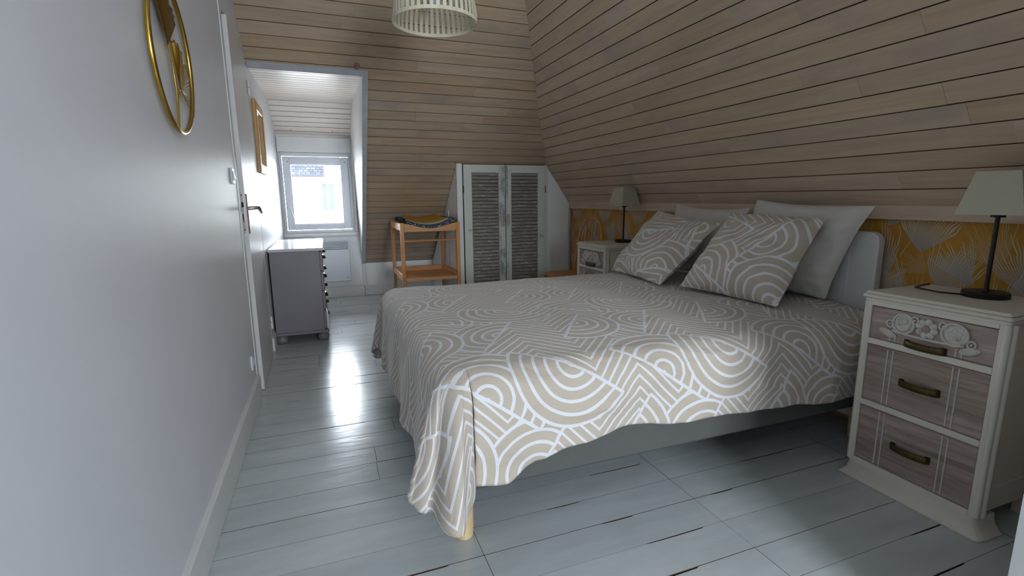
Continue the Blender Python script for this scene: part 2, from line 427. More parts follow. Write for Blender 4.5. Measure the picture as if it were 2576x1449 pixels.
# dormer ceiling
D0, D1, D2 = Vector((0, 3.90, 1.995)), Vector((0, 5.337, 2.022)), Vector((0, 5.93, 1.765))
dc = MB()
for A, B in ((D0, D1), (D1, D2)):
    n = Vector((0, -(B-A).z, (B-A).y)).normalized()
    dc.prism([A+Vector((XL-.1,0,0))+n*.012, A+Vector((OPX+.05,0,0))+n*.012, B+Vector((OPX+.05,0,0))+n*.012, B+Vector((XL-.1,0,0))+n*.012], n*.08)
dco = part('ceiling_dormer', dc, m_groove); tag(dco, 'planked ceiling of the dormer in front of the window, lightened for its sheen', kind='structure')
for A, B, wd in ((D0, D1, .0875), (D1, D2, .0905)):
    d = (B-A).normalized(); n = Vector((0, d.z, -d.y)); L = (B-A).length; s = 0; i = 0
    while s < L-.005:
        e = min(s+wd-.0026, L)
        P = lambda x, q: A+d*q+Vector((x, 0, 0))-n*.012
        part('plank', plank(P(XL, s+.0026), P(.36, s+.0026), P(.36, e), P(XL, e), n, .012, .0008), m_dorm_plank, dco); groove(COL.objects[-1])
        s += wd; i += 1
# casing round the dormer opening (follows the slope)
s_lo = .0
tt = MB().prism([fpt(XL+.004, s_op-.004, 0), fpt(.372, s_op-.004, 0), fpt(.371, s_op+.040, 0), fpt(XL+.004, s_op+.040, 0)], nfar*.016)
solo('trim_3', tt, m_trim, 'pale grey casing across the head of the dormer opening', kind='structure')
tt = MB().prism([fpt(.374, .0, 0), fpt(.412, .0, 0), fpt(.372, s_op-.005, 0), fpt(.332, s_op-.005, 0)], nfar*.016)
solo('trim_4', tt, m_trim, 'pale grey casing running down the side of the dormer opening', kind='structure')
solo('trim_5', MB().box(.372, .412, YF-.02, YF+.005, .115, .375, .003), m_white, 'short white batten under the sloping dormer casing', kind='structure')
# hook knob on the planks above the dormer
hk = fpt(.296, s_of_z(2.032), 0)
h = MB(); h.tube([hk, hk+nfar*.008], .020, 16); h.tube([hk+nfar*.008, hk+nfar*.026], [.011, .014], 14)
solo('wooden_knob', h, m_brown_edge, 'small round wooden knob on the planks above the dormer opening', 'knob', loc=hk)

for hx, hy in ((-.252, 5.80), (.150, 5.80)):
    hz_ = D1.z+(hy-D1.y)*(D2.z-D1.z)/(D2.y-D1.y); h0 = Vector((hx, hy, hz_))
    h = MB().tube([h0+Vector((0, 0, .004)), h0-Vector((0, 0, .008))], .0022, 8)
    h.tube([h0+Vector((0, .007*math.sin(a), -.015+.007*math.cos(a))) for a in [R(40*i) for i in range(8)]], .002, 8)
    solo('screw_hook', h, m_brown_edge, 'small screw hook in the dormer ceiling, on the side of the '+('gilt mirror' if hx < 0 else 'dormer cheek'), 'hook', loc=h0, group='screw hooks over the dormer window')

# window -----------------------------------------------------------
m_pvc = paint('white_window_plastic', (205, 210, 216), .35, .02, 4, 0)
m_steel = paint('brushed_steel', (150, 150, 150), .35, .1, 30, 0, metal=1)
def glass():
    t = NT('clear_glass'); g = t.n.new('ShaderNodeBsdfGlossy'); g.inputs['Roughness'].default_value = .02
    tr = t.n.new('ShaderNodeBsdfTransparent'); mx = t.n.new('ShaderNodeMixShader'); fr = t.n.new('ShaderNodeFresnel'); fr.inputs[0].default_value = 1.45
    t.link(fr.outputs[0], mx.inputs[0]); t.link(tr.outputs[0], mx.inputs[1]); t.link(g.outputs[0], mx.inputs[2])
    t.link(mx.outputs[0], t.n['Material Output'].inputs[0]); return t.mat
m_glass = glass()
def frame_mb(x0, x1, z0, z1, y0, y1, wl, wr, wb, wt, b=.003):
    return MB().box(x0, x0+wl, y0, y1, z0, z1, b).box(x1-wr, x1, y0, y1, z0, z1, b).box(x0+wl, x1-wr, y0, y1, z0, z0+wb, b).box(x0+wl, x1-wr, y0, y1, z1-wt, z1, b)
win = thing('window_1', (-.04, YF, WZ0), 'white dormer window with one opening sash', kind='structure')
part('window_frame', frame_mb(WX0, WX1, WZ0, WZ1, YF-.012, YF+.07, .026, .026, .028, .028), m_pvc, win)
part('sash', frame_mb(-.368, .290, .776, 1.552, YF-.022, YF+.05, .066, .072, .058, .075, .006), m_pvc, win)
part('glazing_bead', frame_mb(-.304, .220, .832, 1.479, YF-.010, YF+.03, .010, .010, .010, .010, .003), m_pvc, win)
part('pane', MB().box(-.298, .214, YF+.015, YF+.021, .838, 1.473), m_glass, win)
hb = MB().box(-.352, -.328, YF-.030, YF-.02, .985, 1.05, .004).tube([(-.340, YF-.028, 1.03), (-.340, YF-.055, 1.03), (-.332, YF-.06, 1.02), (-.300, YF-.058, .905)], [.008, .008, .009, .007], 10)
part('window_handle', hb, m_white, win, 'white tilted window handle')
for z0, z1 in ((1.44, 1.53), (.79, .87)):
    part('hinge', MB().tube([(.297, YF-.022, z0), (.297, YF-.022, z1)], .008, 10), m_pvc, win)
for x in (-.32, .255):
    part('screw', MB().lathe([(.002, -.003), (.006, -.002), (.006, 0)], (x, YF-.023, 1.50), 10, 'y'), paint('brass_screw', (150, 120, 60), .4, metal=1), win)
part('shutter_rod', MB().tube([(-.392, YF-.022, .78), (-.392, YF-.022, 1.55)], .006, 8).box(-.398, -.384, YF-.03, YF-.016, .76, .87, .002).box(-.398, -.384, YF-.03, YF-.016, 1.50, 1.56, .002), m_pvc, win)
part('window_sill', MB().box(XL+.004, .364, YF-.045, YF, .700, .738, .005), m_white, win)
part('head_board', MB().box(XL+.006, .325, YF-.04, YF, 1.596, 1.752, .004), m_white, win)
part('side_batten', MB().box(.325, .352, YF-.03, YF, .740, 1.77, .003), m_white, win)
part('cover_strip', frame_mb(WX0-.004, WX1+.004, WZ0, WZ1+.008, YF-.018, YF-.012, .01, .01, .006, .010, .002), m_white, win)

# house across the street ------------------------------------------
m_render = paint('bright_lime_render', (236, 236, 232), .9, .03, .8, .2, 3)
def slate():
    t = NT('grey_slate_roof'); b = t.n.new('ShaderNodeTexBrick'); t.link(t.map(t.tc(), (1, 1, 1)), b.inputs['Vector'])
    b.inputs['Color1'].default_value = lin((34, 36, 40)); b.inputs['Color2'].default_value = lin((44, 45, 50)); b.inputs['Mortar'].default_value = lin((14, 15, 17))
    b.inputs['Scale'].default_value = 1; b.inputs['Brick Width'].default_value = .30; b.inputs['Row Height'].default_value = .18; b.inputs['Mortar Size'].default_value = .012
    return t.fin(b.outputs[0], .9, 0, 0.02)
FY = 36.0; q = FY/13.0
house = thing('house', (0, FY, -5.5), 'white rendered house with a slate roof and shuttered window, seen through the dormer', 'building')
def ez(z): return 1.1+(z-1.1)*q
part('wall', MB().box(-9, -.15*q+.0, FY, FY+7, -5.5, ez(1.655)).box(-.15*q, 9, FY+.0, FY+7, -5.5, ez(.78)).box(-.15*q, -.03*q, FY, FY+7, ez(.78), ez(1.655)).box(.31*q, 9, FY, FY+7, ez(.78), ez(2.3)).box(-.03*q, .31*q, FY, FY+7, ez(1.53), ez(1.655)).box(-.03*q, .31*q, FY+.3, FY+7, ez(.78), ez(1.53)), m_render, house)
m_slate = slate()
rfm = MB().prism([(-9.2, FY-.3, ez(1.655)), (-9.2, FY+3.5, ez(1.655)+3.4), (-9.2, FY+7.2, ez(1.655))], (9.2+.08*q, 0, 0))
part('roof', rfm, m_slate, house)
part('gutter', MB().tube([(-9.2, FY-.36, ez(1.655)), (.08*q, FY-.36, ez(1.655))], .07, 8), paint('zinc_gutter', (34, 35, 40), .6, spec=.05), house)
hw = part('window_frame', frame_mb(-.03*q, .31*q, ez(.80), ez(1.52), FY+.12, FY+.2, .1, .1, .1, .1, 0).box(.14*q-.06, .14*q+.06, FY+.12, FY+.2, ez(.8)+.1, ez(1.52)-.1).box(-.03*q+.1, .14*q-.06, FY+.14, FY+.19, ez(1.03), ez(1.03)+.05).box(-.03*q+.1, .14*q-.06, FY+.14, FY+.19, ez(1.25), ez(1.25)+.05).box(.14*q+.06, .31*q-.1, FY+.14, FY+.19, ez(1.03), ez(1.03)+.05).box(.14*q+.06, .31*q-.1, FY+.14, FY+.19, ez(1.25), ez(1.25)+.05), m_white, house)
m_dkglass = paint('house_window_glass', (48, 52, 58), .5, .1, 1, 0, spec=.05)
cells = [ez(.80)+.1, ez(1.03)+.025, ez(1.25)+.025, ez(1.52)-.1]
for x0, x1 in ((-.03*q+.1, .14*q-.06), (.14*q+.06, .31*q-.1)):
    for i in range(3):
        part('pane', MB().box(x0-.01, x1+.01, FY+.16, FY+.17, cells[i]-.02, cells[i+1]+.02), m_dkglass, hw)
m_shut = paint('pale_shutter', (226, 226, 228), .7)
for x0, x1 in ((-.21*q, -.045*q), (.325*q, .49*q)):
    part('shutter', MB().box(x0, x1, FY-.06, FY+.0, ez(.80), ez(1.52), .01).box(x0+.05, x1-.05, FY-.08, FY-.05, ez(.93), ez(.97)).box(x0+.05, x1-.05, FY-.08, FY-.05, ez(1.36), ez(1.40)), m_shut, house)
st = solo('street', MB().box(-60, 60, 7, 80, -5.7, -5.5), paint('pale_paving', (176, 174, 170), .9, .1, .5), 'pale paved street below the dormer window', kind='structure')

# ---- the landing behind the photographer, with its window ---------
solo('wall_near', MB().box(1.318, 2.75, .38, .50, -.05, ZCEIL), m_white, 'white partition end at the entrance to the bedroom', kind='structure')
solo('baseboard_near', MB().box(1.34, XR, .495, .512, 0, .09, .003), m_white, 'white baseboard along the entrance partition', kind='structure')
bx0, bx1, bz0, bz1 = .45, 1.45, .80, 2.05
wb = MB().box(-.62, bx0, -2.5, -2.32, -.05, ZCEIL).box(bx1, 2.75, -2.5, -2.32, -.05, ZCEIL).box(bx0, bx1, -2.5, -2.32, -.05, bz0).box(bx0, bx1, -2.5, -2.32, bz1, ZCEIL)
solo('wall_back', wb, m_wall, 'white wall of the landing around its window', kind='structure')
solo('wall_landing', MB().box(2.6, 2.75, -2.45, .45, -.05, ZCEIL), m_wall, 'white side wall of the landing', kind='structure')
w2 = thing('window_2', (.95, -2.38, bz0), 'white two-light window of the landing', kind='structure')
part('window_frame', frame_mb(bx0, bx1, bz0, bz1, -2.44, -2.36, .05, .05, .05, .05).box(.93, .97, -2.44, -2.36, bz0+.05, bz1-.05), m_pvc, w2)
for x0, x1 in ((bx0+.05, .93), (.97, bx1-.05)):
    part('pane', MB().box(x0, x1, -2.405, -2.399, bz0+.05, bz1-.05), m_glass, w2)

# ================================================================== DOOR AND WALL FITTINGS
m_door = paint('white_satin_door_paint', (208, 206, 204), .38, .03, 3, .06, 25)
m_bronze = paint('aged_bronze', (88, 74, 66), .4, .3, 40, .1, metal=.9)
m_chrome = paint('dull_nickel', (170, 165, 160), .28, .05, 20, 0, metal=1)
m_dark = paint('dark_hole', (26, 24, 24), .8, 0, 5, 0)
dr = thing('door_1', (XL, 3.875, 0), 'white flush door standing slightly ajar with a lever handle', kind='structure')
DA, DB = Vector((-.3965, 3.100, 0)), Vector((-.414, 3.875, 0)); dd = (DB-DA).normalized(); dn = Vector((dd.y, -dd.x, 0))   # room side normal
def dpt(a, h, z): return DA+dd*a+dn*h+Vector((0, 0, z))
def dbox(a0, a1, h0, h1, z0, z1): return MB().prism([dpt(a0, h0, z0), dpt(a1, h0, z0), dpt(a1, h1, z0), dpt(a0, h1, z0)], (0, 0, z1-z0))
part('door_leaf', dbox(0, .760, -.034, 0, .006, 2.043), m_door, dr)
lp = part('lock_plate', dbox(-.0025, .001, -.027, -.007, .922, 1.141), m_chrome, dr)
part('latch', dbox(-.006, .0, -.024, -.010, 1.062, 1.090), m_dark, lp)
part('bolt_slot', dbox(-.0035, .0, -.021, -.015, .992, 1.026), m_dark, lp)
for z in (1.128, .985, .938): part('screw', MB().tube([dpt(-.0038, -.017, z), dpt(0, -.017, z)], .0035, 10), m_dark, lp)
hp = part('handle_plate', dbox(.035, .075, 0, .006, .915, 1.135), m_bronze, dr, 'patterned bronze handle plate')
part('lever_handle', MB().tube([dpt(.055, .004, 1.055), dpt(.055, .050, 1.058), dpt(.062, .058, 1.057), dpt(.085, .060, 1.050), dpt(.165, .062, 1.030)], [.010, .009, .009, .0095, .008], 12), m_chrome, dr)
for z0 in (1.79, .185):
    hg = part('hinge', MB().tube([dpt(.764, .008, z0), dpt(.764, .008, z0+.045)], .008, 10).tube([dpt(.764, .008, z0+.048), dpt(.764, .008, z0+.09)], .0075, 10), m_white, dr)
sw = thing('light_switch', (XL, 2.86, 1.18), 'white rocker light switch on the satin wall by the door', 'switch')
part('plate', MB().box(XL-.001, XL+.009, 2.822, 2.900, 1.180, 1.258, .003), m_pvc, sw)
part('rocker', MB().prism([(XL+.008, 2.838, 1.195), (XL+.016, 2.838, 1.205), (XL+.011, 2.838, 1.243), (XL+.008, 2.838, 1.243)], (0, .046, 0)), m_pvc, sw)
so = thing('wall_socket', (XL, 2.86, .215), 'white wall socket above the baseboard by the door', 'socket')
part('plate', MB().box(XL-.001, XL+.009, 2.822, 2.900, .212, .290, .003), m_pvc, so)
part('socket_well', MB().lathe([(.026, .006), (.026, .0105), (.022, .0105), (.020, .0075)], (XL, 2.861, .251), 20, 'x'), m_pvc, so)

# round brass ornament with two ginkgo leaves -----------------------
m_brass = paint('satin_brass', (190, 154, 74), .27, .12, 18, .05, metal=1)
m_dkbrass = paint('dark_brass_leaf', (150, 122, 66), .38, .12, 22, .12, 60, metal=1)  # solid leaf in a darker, duller brass than the ring
RC = Vector((XL+.022, 1.852, 1.528)); RR = .219
art = thing('wall_ornament', (XL, 1.852, 1.305), 'round brass wire ornament with two ginkgo leaves on the satin wall', 'wall ornament')
rp = [(RC.x, RC.y+RR*math.cos(a), RC.z+RR*math.sin(a)) for a in [2*math.pi*i/72 for i in range(72)]]
part('ring', MB().tube(rp, .0075, 10, closed=True), m_brass, art)
def ayz(y, z, x=0): return Vector((RC.x+x, y, z))
# solid leaf: fan shaped sheet with shallow pleats
def ginkgo(apex, d, a0, a1, L, n=26, m=6, pleat=.0022, x=0, th=.0016):
    mb = MB(); base = math.atan2(d[1], d[0])
    def f(u, v):
        a = base+R(a0+(a1-a0)*u); r = L*v*(1+.05*math.sin(u*19)+.03*math.sin(u*47))*(1-.12*abs(2*u-1)**4)*(1-.16*math.exp(-((u-.5)/.035)**2))
        return Vector((RC.x+x+pleat*math.cos(u*n*math.pi)*v, apex[0]+r*math.cos(a), apex[1]+r*math.sin(a)))
    mb.quadgrid(f, n*2, m); return mb
lf = part('leaf', ginkgo((1.820, 1.552), (.16, .95), -42, 48, .165), m_dkbrass, art)
sd = lf.modifiers.new('thick', 'SOLIDIFY'); sd.thickness = .0018
part('leaf_stem', MB().tube([ayz(1.820, 1.556), ayz(1.842, 1.50), ayz(1.852, 1.43), ayz(1.835, 1.36), ayz(1.818, 1.318)], [.0026]*5, 8), m_brass, art)
part('wire_stem', MB().tube([ayz(1.902, 1.442), ayz(1.878, 1.438), ayz(1.862, 1.41), ayz(1.845, 1.35), ayz(1.832, 1.313)], [.0024]*5, 8), m_brass, art)
# wire leaf: spokes fanning from one point, closed by a rim wire
ap = (1.902, 1.442); rim = []
for i in range(30):
    u = i/29; a = R(115)-R(136)*u; L = (.135+.035*u)*(1+.04*math.sin(i*1.7))*(1-.16*math.exp(-((u-.48)/.05)**2))
    e = ayz(ap[0]+L*math.cos(a)*.98, ap[1]+L*math.sin(a)); rim.append(e)
    part('leaf_wire', MB().tube([ayz(*ap), e], .0013, 6), m_brass, art)
part('leaf_rim', MB().tube(rim, .0018, 6), m_brass, art)

# gold-framed mirror ------------------------------------------------
m_gold = wood('gilded_frame', (150, 104, 44), (196, 150, 78), (40, 40, 3), .4, var=.0)
mi = thing('mirror', (XL, 4.27, 1.29), 'tall gilt-framed mirror hung on the wall above the grey dresser', 'mirror')
for nm, bx in (('frame_side', (4.03, 4.095, 1.295, 1.80)), ('frame_side', (4.445, 4.51, 1.295, 1.80)), ('frame_top', (4.095, 4.445, 1.735, 1.80)), ('frame_bottom', (4.095, 4.445, 1.295, 1.36))):
    y0, y1, z0, z1 = bx
    part(nm, MB().box(XL-.001, XL+.024, y0, y1, z0, z1, .005), m_gold, mi)
part('mirror_glass', MB().box(XL, XL+.008, 4.09, 4.45, 1.355, 1.74), paint('mirror_silver', (225, 228, 230), .03, 0, 1, 0, metal=1), mi)

# ================================================================== CONVECTOR
m_heat = paint('white_enamel', (206, 210, 216), .35, .01, 4, 0)
cv = thing('convector_heater', (.02, YF, .20), 'white electric convector heater under the dormer window', 'heater')
part('casing', MB().box(-.20, .245, YF-.095, YF-.03, .195, .555, .006).box(-.20, .245, YF-.05, YF-.03, .555, .64, .004).box(-.20, -.185, YF-.095, YF-.03, .55, .645, .003).box(.23, .245, YF-.095, YF-.03, .55, .645, .003), m_heat, cv)
part('bracket', MB().box(-.15, .2, YF-.032, YF, .3, .5), m_heat, cv)
for i in range(7):
    z = .562+i*.0125
    part('grille_slat', MB().prism([(-.19, YF-.092, z), (-.19, YF-.088, z+.007), (-.19, YF-.05, z+.010), (-.19, YF-.05, z+.006)], (.425, 0, 0)), m_heat, cv)
part('top_bar', MB().box(-.198, .243, YF-.090, YF-.03, .645, .655, .003), m_heat, cv)
tx = bpy.data.curves.new('maker_name', 'FONT'); tx.body = 'Noirot'; tx.size = .0115; tx.extrude = .0003; tx.align_x = 'RIGHT'
to = bpy.data.objects.new('tmp_text', tx); COL.objects.link(to)
bpy.context.view_layer.update()
me = bpy.data.meshes.new_from_object(to.evaluated_get(bpy.context.evaluated_depsgraph_get())); bpy.data.objects.remove(to)
tm = bpy.data.objects.new('maker_name', me); COL.objects.link(tm); me.materials.append(m_dark); tm.parent = cv
tm.location = (.228-.02, -.0955, .23-.20); tm.rotation_euler = (R(90), 0, 0)

# ================================================================== DRESSER
m_lilac = paint('grey_lilac_furniture_paint', (120, 113, 120), .42, .05, 6, .06, 40)
m_dtop = paint('pale_gloss_top', (206, 206, 208), .2, .02, 5, .02)
m_pullm = paint('dark_bronze_pull', (96, 84, 52), .3, .2, 50, 0, metal=1)
ds = thing('dresser', (-.22, 4.54, 0), 'grey-lilac chest of drawers with a pale top and bun feet against the wall', 'dresser')
DY0, DY1 = 4.055, 5.035
part('carcass', MB().box(-.402, -.052, DY0, DY1, .092, .718, .002), m_lilac, ds)
part('top', MB().box(-.410, -.022, DY0-.018, DY1+.015, .716, .738, .006), m_dtop, ds)
part('plinth', MB().box(-.405, -.022, DY0-.012, DY1+.012, .070, .094, .005), m_lilac, ds)
for y in (DY0+.005, DY1-.05): part('corner_block', MB().box(-.034, -.020, y, y+.045, .094, .235, .004), m_white, ds)
for i in range(4):
    z0 = .098+i*.154
    d = part('drawer', MB().box(-.052, -.034, DY0+.006, DY1-.006, z0, z0+.149, .003), m_lilac, ds)
    for y in (DY0+.24, DY1-.24):
        zc = z0+.085
        cup = MB()
        def f(u, v, y=y, zc=zc):
            a = math.pi*u; b = math.pi/2*v
            return Vector((-.034+.026*math.sin(b)*math.sin(a), y-.045*math.cos(a), zc+.018-.036*v*(1) if False else zc-.014+.032*math.cos(b)))
        cup.quadgrid(f, 14, 8)
        cup.box(-.035, -.032, y-.048, y+.048, zc-.014, zc+.022)
        part('cup_pull', cup, m_pullm, d, 'bronze cup pull')
for x in (-.365, -.066):
    for y in (DY0+.045, DY1-.045):
        part('bun_foot', MB().lathe([(.022, 0), (.036, .008), (.044, .028), (.042, .046), (.030, .060), (.026, .072)], (x, y, 0), 20), m_lilac, ds)

# ================================================================== CLOSET WITH LOUVRED DOORS
def distressed(name, base, under, thr=.5, width=.05, stretch=(7, 7, 60), deep=None, dthr=.62):
    t = NT(name); v = t.tc(); r = t.rand()
    sc = t.n.new('ShaderNodeVectorMath'); sc.operation = 'SCALE'; sc.inputs[0].default_value = (11, 5, 9); t.link(r, sc.inputs['Scale'])
    v = t.vm('ADD', v, sc.outputs[0])
    n = t.noise(t.map(v, stretch), 1, 6, .7)
    f = t.ramp(n, [(thr, (0,0,0,1)), (thr+width, (1,1,1,1))])
    c = t.mix(f, lin(base), lin(under))
    if deep:
        n2 = t.noise(t.map(v, tuple(s*.6 for s in stretch), (3, 1, 8)), 1, 5, .6)
        c = t.mix(t.ramp(n2, [(dthr, (0,0,0,1)), (dthr+.08, (1,1,1,1))]), c, lin(deep))
    t.bump(n, .25, .002)
    return t.fin(c, .6)
m_stile = distressed('worn_white_frame', (202, 204, 194), (150, 152, 150), .60, .08, (5, 5, 5))
m_stile_worn = distressed('rubbed_white_stile', (198, 200, 192), (140, 144, 144), .46, .1, (9, 9, 5))
m_slat = distressed('worn_grey_slat', (140, 134, 124), (200, 198, 190), .54, .08, (12, 40, 60), (150, 152, 150), .5)
cl = thing('closet', (1.66, YC, 0), 'built-in corner closet with two weathered louvred doors', 'closet')
YB = YC+.0
part('post', MB().box(1.185, 1.240, YC, YC+.05, 0, 1.425, .004), m_white, cl)
part('post', MB().box(2.085, 2.118, YC, YC+.05, 0, 1.425, .004), m_white, cl)
part('head_strip', MB().box(1.18, 2.125, YC-.004, YC+.06, 1.418, 1.432, .002), m_brown_edge, cl)
part('front_panel', MB().prism([(2.116, YC+.012, 0), (XR, YC+.012, 0), (XR, YC+.012, 1.02), (2.116, YC+.012, rightX(0) if False else 1.395)], (0, .02, 0)), m_knee, cl)
sl = MB().prism([(2.112, YC-.004, 1.43), (XR+.0, YC-.004, 1.055), (XR, YC-.004, 1.025), (2.112, YC-.004, 1.395)], (0, .02, 0))
sl.box(XR-.022, XR, YC-.004, YC+.012, 0, 1.03, .002)
part('edge_strip', sl, m_brown_edge if False else paint('pinkish_batten', (186, 172, 166), .6), cl)
sp = MB().prism([(1.192, YC+.01, 0), (1.192, YF-.02, 0), (1.192, YF-.02, .37), (1.192, farY(1.42), 1.42), (1.192, YC+.01, 1.42)], (.02, 0, 0))
part('side_panel', sp, m_knee, cl)
part('side_batten', MB().box(1.182, 1.193, 4.97, 5.0, .02, .98, .002), m_white, cl)
for (x0, x1, inner) in ((1.247, 1.659, 1), (1.666, 2.081, 0)):
    sw_l, sw_r = (.078, .066) if inner else (.056, .078)
    z0, z1, tr, brl = .03, 1.412, .075, .11
    ya, yb = YC-.018, YC+.012
    d = part('door', MB().box(x0, x0+sw_l, ya, yb, z0, z1, .003).box(x1-sw_r, x1, ya, yb, z0, z1, .003).box(x0+sw_l, x1-sw_r, ya, yb, z1-tr, z1, .003).box(x0+sw_l, x1-sw_r, ya, yb, z0, z0+brl, .003), m_stile, cl)
    part('worn_edge', MB().box(*( (x1-sw_r+.004, x1-.003) if inner else (x0+.003, x0+.02)), ya-.0012, ya+.002, z0+.02, z1-.01), m_stile_worn, d)
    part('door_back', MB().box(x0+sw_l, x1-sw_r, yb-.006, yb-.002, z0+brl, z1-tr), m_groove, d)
    a, b = x0+sw_l-.004, x1-sw_r+.004; z = z0+brl+.012; n = 0
    me = MB().prism([(a, ya+.002, z-.011), (a, ya+.007, z-.0145), (a, ya+.026, z+.009), (a, ya+.021, z+.0125)], (b-a, 0, 0)).mesh('slat', origin_of(d))
    me.materials.append(m_slat)
    while z < z1-tr-.006:
        o = bpy.data.objects.new('slat', me); COL.objects.link(o); o.parent = d; o.location = (0, 0, n*.0335)
        o.rotation_euler = (0, 0, 0); z += .0335; n += 1
    hx = x1-.038 if inner else x0+.026
    part('pull', MB().box(hx-.013, hx+.013, ya-.004, ya+.003, .845, .945, .002).box(hx-.006, hx+.006, ya-.0048, ya-.003, .857, .933), paint('pale_wood_pull', (176, 162, 146), .6, .1, 30), d)
    for zz in (1.15, .25):
        part('hinge', MB().tube([((x0-.003) if inner else (x1+.003), ya-.002, zz), ((x0-.003) if inner else (x1+.003), ya-.002, zz+.065)], .005, 8), m_bronze, d)

# ================================================================== CHANGING TABLE
m_beech = wood('honey_beech', (172, 112, 58), (206, 148, 88), (26, 26, 2.5), .42, var=.06)
m_beech_x = wood('honey_beech_rail', (172, 112, 58), (206, 148, 88), (2.5, 26, 26), .42, var=.06)
m_beech_y = wood('honey_beech_side', (180, 120, 66), (212, 156, 98), (26, 2.5, 26), .42, var=.06)
TX0, TX1, TY0, TY1, TZ = .632, 1.178, 4.505, 5.19, .888
ct = thing('changing_table', ((TX0+TX1)/2, (TY0+TY1)/2, 0), 'honey-coloured beech changing table with a slatless low tray', 'table')
ct['label'] = 'honey-coloured beech changing table with scooped end boards beside the closet'
for x in (TX0, TX1-.034):
    for y in (TY0, TY1-.034):
        part('leg', MB().box(x, x+.034, y, y+.034, 0, TZ, .004), m_beech, ct)
def scoop(y):
    a, b = TX0+.034, TX1-.034; top = []
    for i in range(21):
        u = i/20; top.append((a+(b-a)*u, y, TZ-.008-.046*max(0, math.sin(math.pi*u))**1.5))
    return MB().prism([(a, y, TZ-.072), (b, y, TZ-.072)]+top[::-1], (0, .020, 0))
part('end_board', scoop(TY0+.006), m_beech_x, ct); part('end_board', scoop(TY1-.028), m_beech_x, ct)
for x in (TX0+.006, TX1-.026): part('side_board', MB().box(x, x+.02, TY0+.034, TY1-.034, TZ-.072, TZ-.006, .003), m_beech_y, ct)
part('mat_support', MB().box(TX0+.026, TX1-.026, TY0+.026, TY1-.026, TZ-.082, TZ-.072), m_beech_y, ct)
part('rail', MB().tube([(TX0+.02, TY0+.017, .722), (TX1-.02, TY0+.017, .724)], .0085, 10), m_beech_x, ct)
for x in (TX0+.006, TX1-.026): part('tray_side', MB().box(x, x+.02, TY0+.034, TY1-.034, .352, .412, .003), m_beech_y, ct)
for y in (TY0+.006, TY1-.026): part('tray_end', MB().box(TX0+.034, TX1-.034, y, y+.02, .352, .408 if y > 5 else .385, .003), m_beech_x, ct)
part('tray', MB().box(TX0+.022, TX1-.022, TY0+.022, TY1-.022, .352, .362), m_beech_x, ct)
# changing mat -------------------------------------------------------
def mat_navy():
    t = NT('navy_letter_print'); v = t.tc(); n = t.noise(t.map(v, (75, 75, 75)), 1, 1, .4, 1.2)
    return t.fin(t.mix(t.ramp(n, [(.60, (0,0,0,1)), (.62, (1,1,1,1))]), lin((20, 48, 66)), lin((214, 224, 224))), .7)
def mat_yellow():
    t = NT('ochre_sprinkle_print'); v = t.tc()
    vo = t.n.new('ShaderNodeTexVoronoi'); t.link(t.map(v, (36, 36, 36)), vo.inputs['Vector']); vo.inputs['Scale'].default_value = 1
    return t.fin(t.mix(t.m('LESS_THAN', vo.outputs['Distance'], .16), lin((186, 136, 36)), lin((226, 204, 150))), .75)
mt = thing('changing_mat', ((TX0+TX1)/2, (TY0+TY1)/2, .81), 'padded changing mat with ochre top and navy printed underside on the beech table', 'changing mat')
mxa, mxb = TX0+.05, TX1-.045
def prof(u): # height of the trough along X
    return .824+.062*abs(2*u-1)**2.0
def matsurf(x0f, x1f, y0, y1, off, bulge):
    mb = MB()
    def f(u, v):
        uu = x0f+(x1f-x0f)*u; y = y0+(y1-y0)*v
        e = 1-(2*v-1)**8
        return Vector((mxa+(mxb-mxa)*uu, y, prof(uu)+off*e+bulge*math.sin(math.pi*u)**.5*e))
    mb.quadgrid(f, 30, 24); return mb
mb = MB()
def shell(u, v):
    a = 2*math.pi*v; uu = u
    c = Vector((mxa+(mxb-mxa)*uu, 0, prof(uu)+.020))
    yc = (TY0+TY1)/2; hy = (TY1-TY0)/2-.004
    return Vector((c.x, yc+hy*math.copysign(abs(math.cos(a))**.35, math.cos(a)), c.z+.021*math.copysign(abs(math.sin(a))**.7, math.sin(a))))
mb.quadgrid(shell, 30, 40)
part('navy_cover', mb, mat_navy(), mt)
ms = part('white_lining', matsurf(.05, .95, TY0+.05, TY1-.016, .043, .006), paint('white_cotton', (216, 214, 212), .8), mt)
yl = MB()
def yel(u, v):
    uu = .10+.84*u; e = (1-(2*v-1)**6)*(1-(2*u-1)**6)
    return Vector((mxa+(mxb-mxa)*uu, TY0+.20+(TY1-TY0-.22)*v, prof(uu)+.046+.010*e+.046*v*min(1, e*1.5)))
yl.quadgrid(yel, 26, 26)
part('ochre_cover', yl, mat_yellow(), mt)

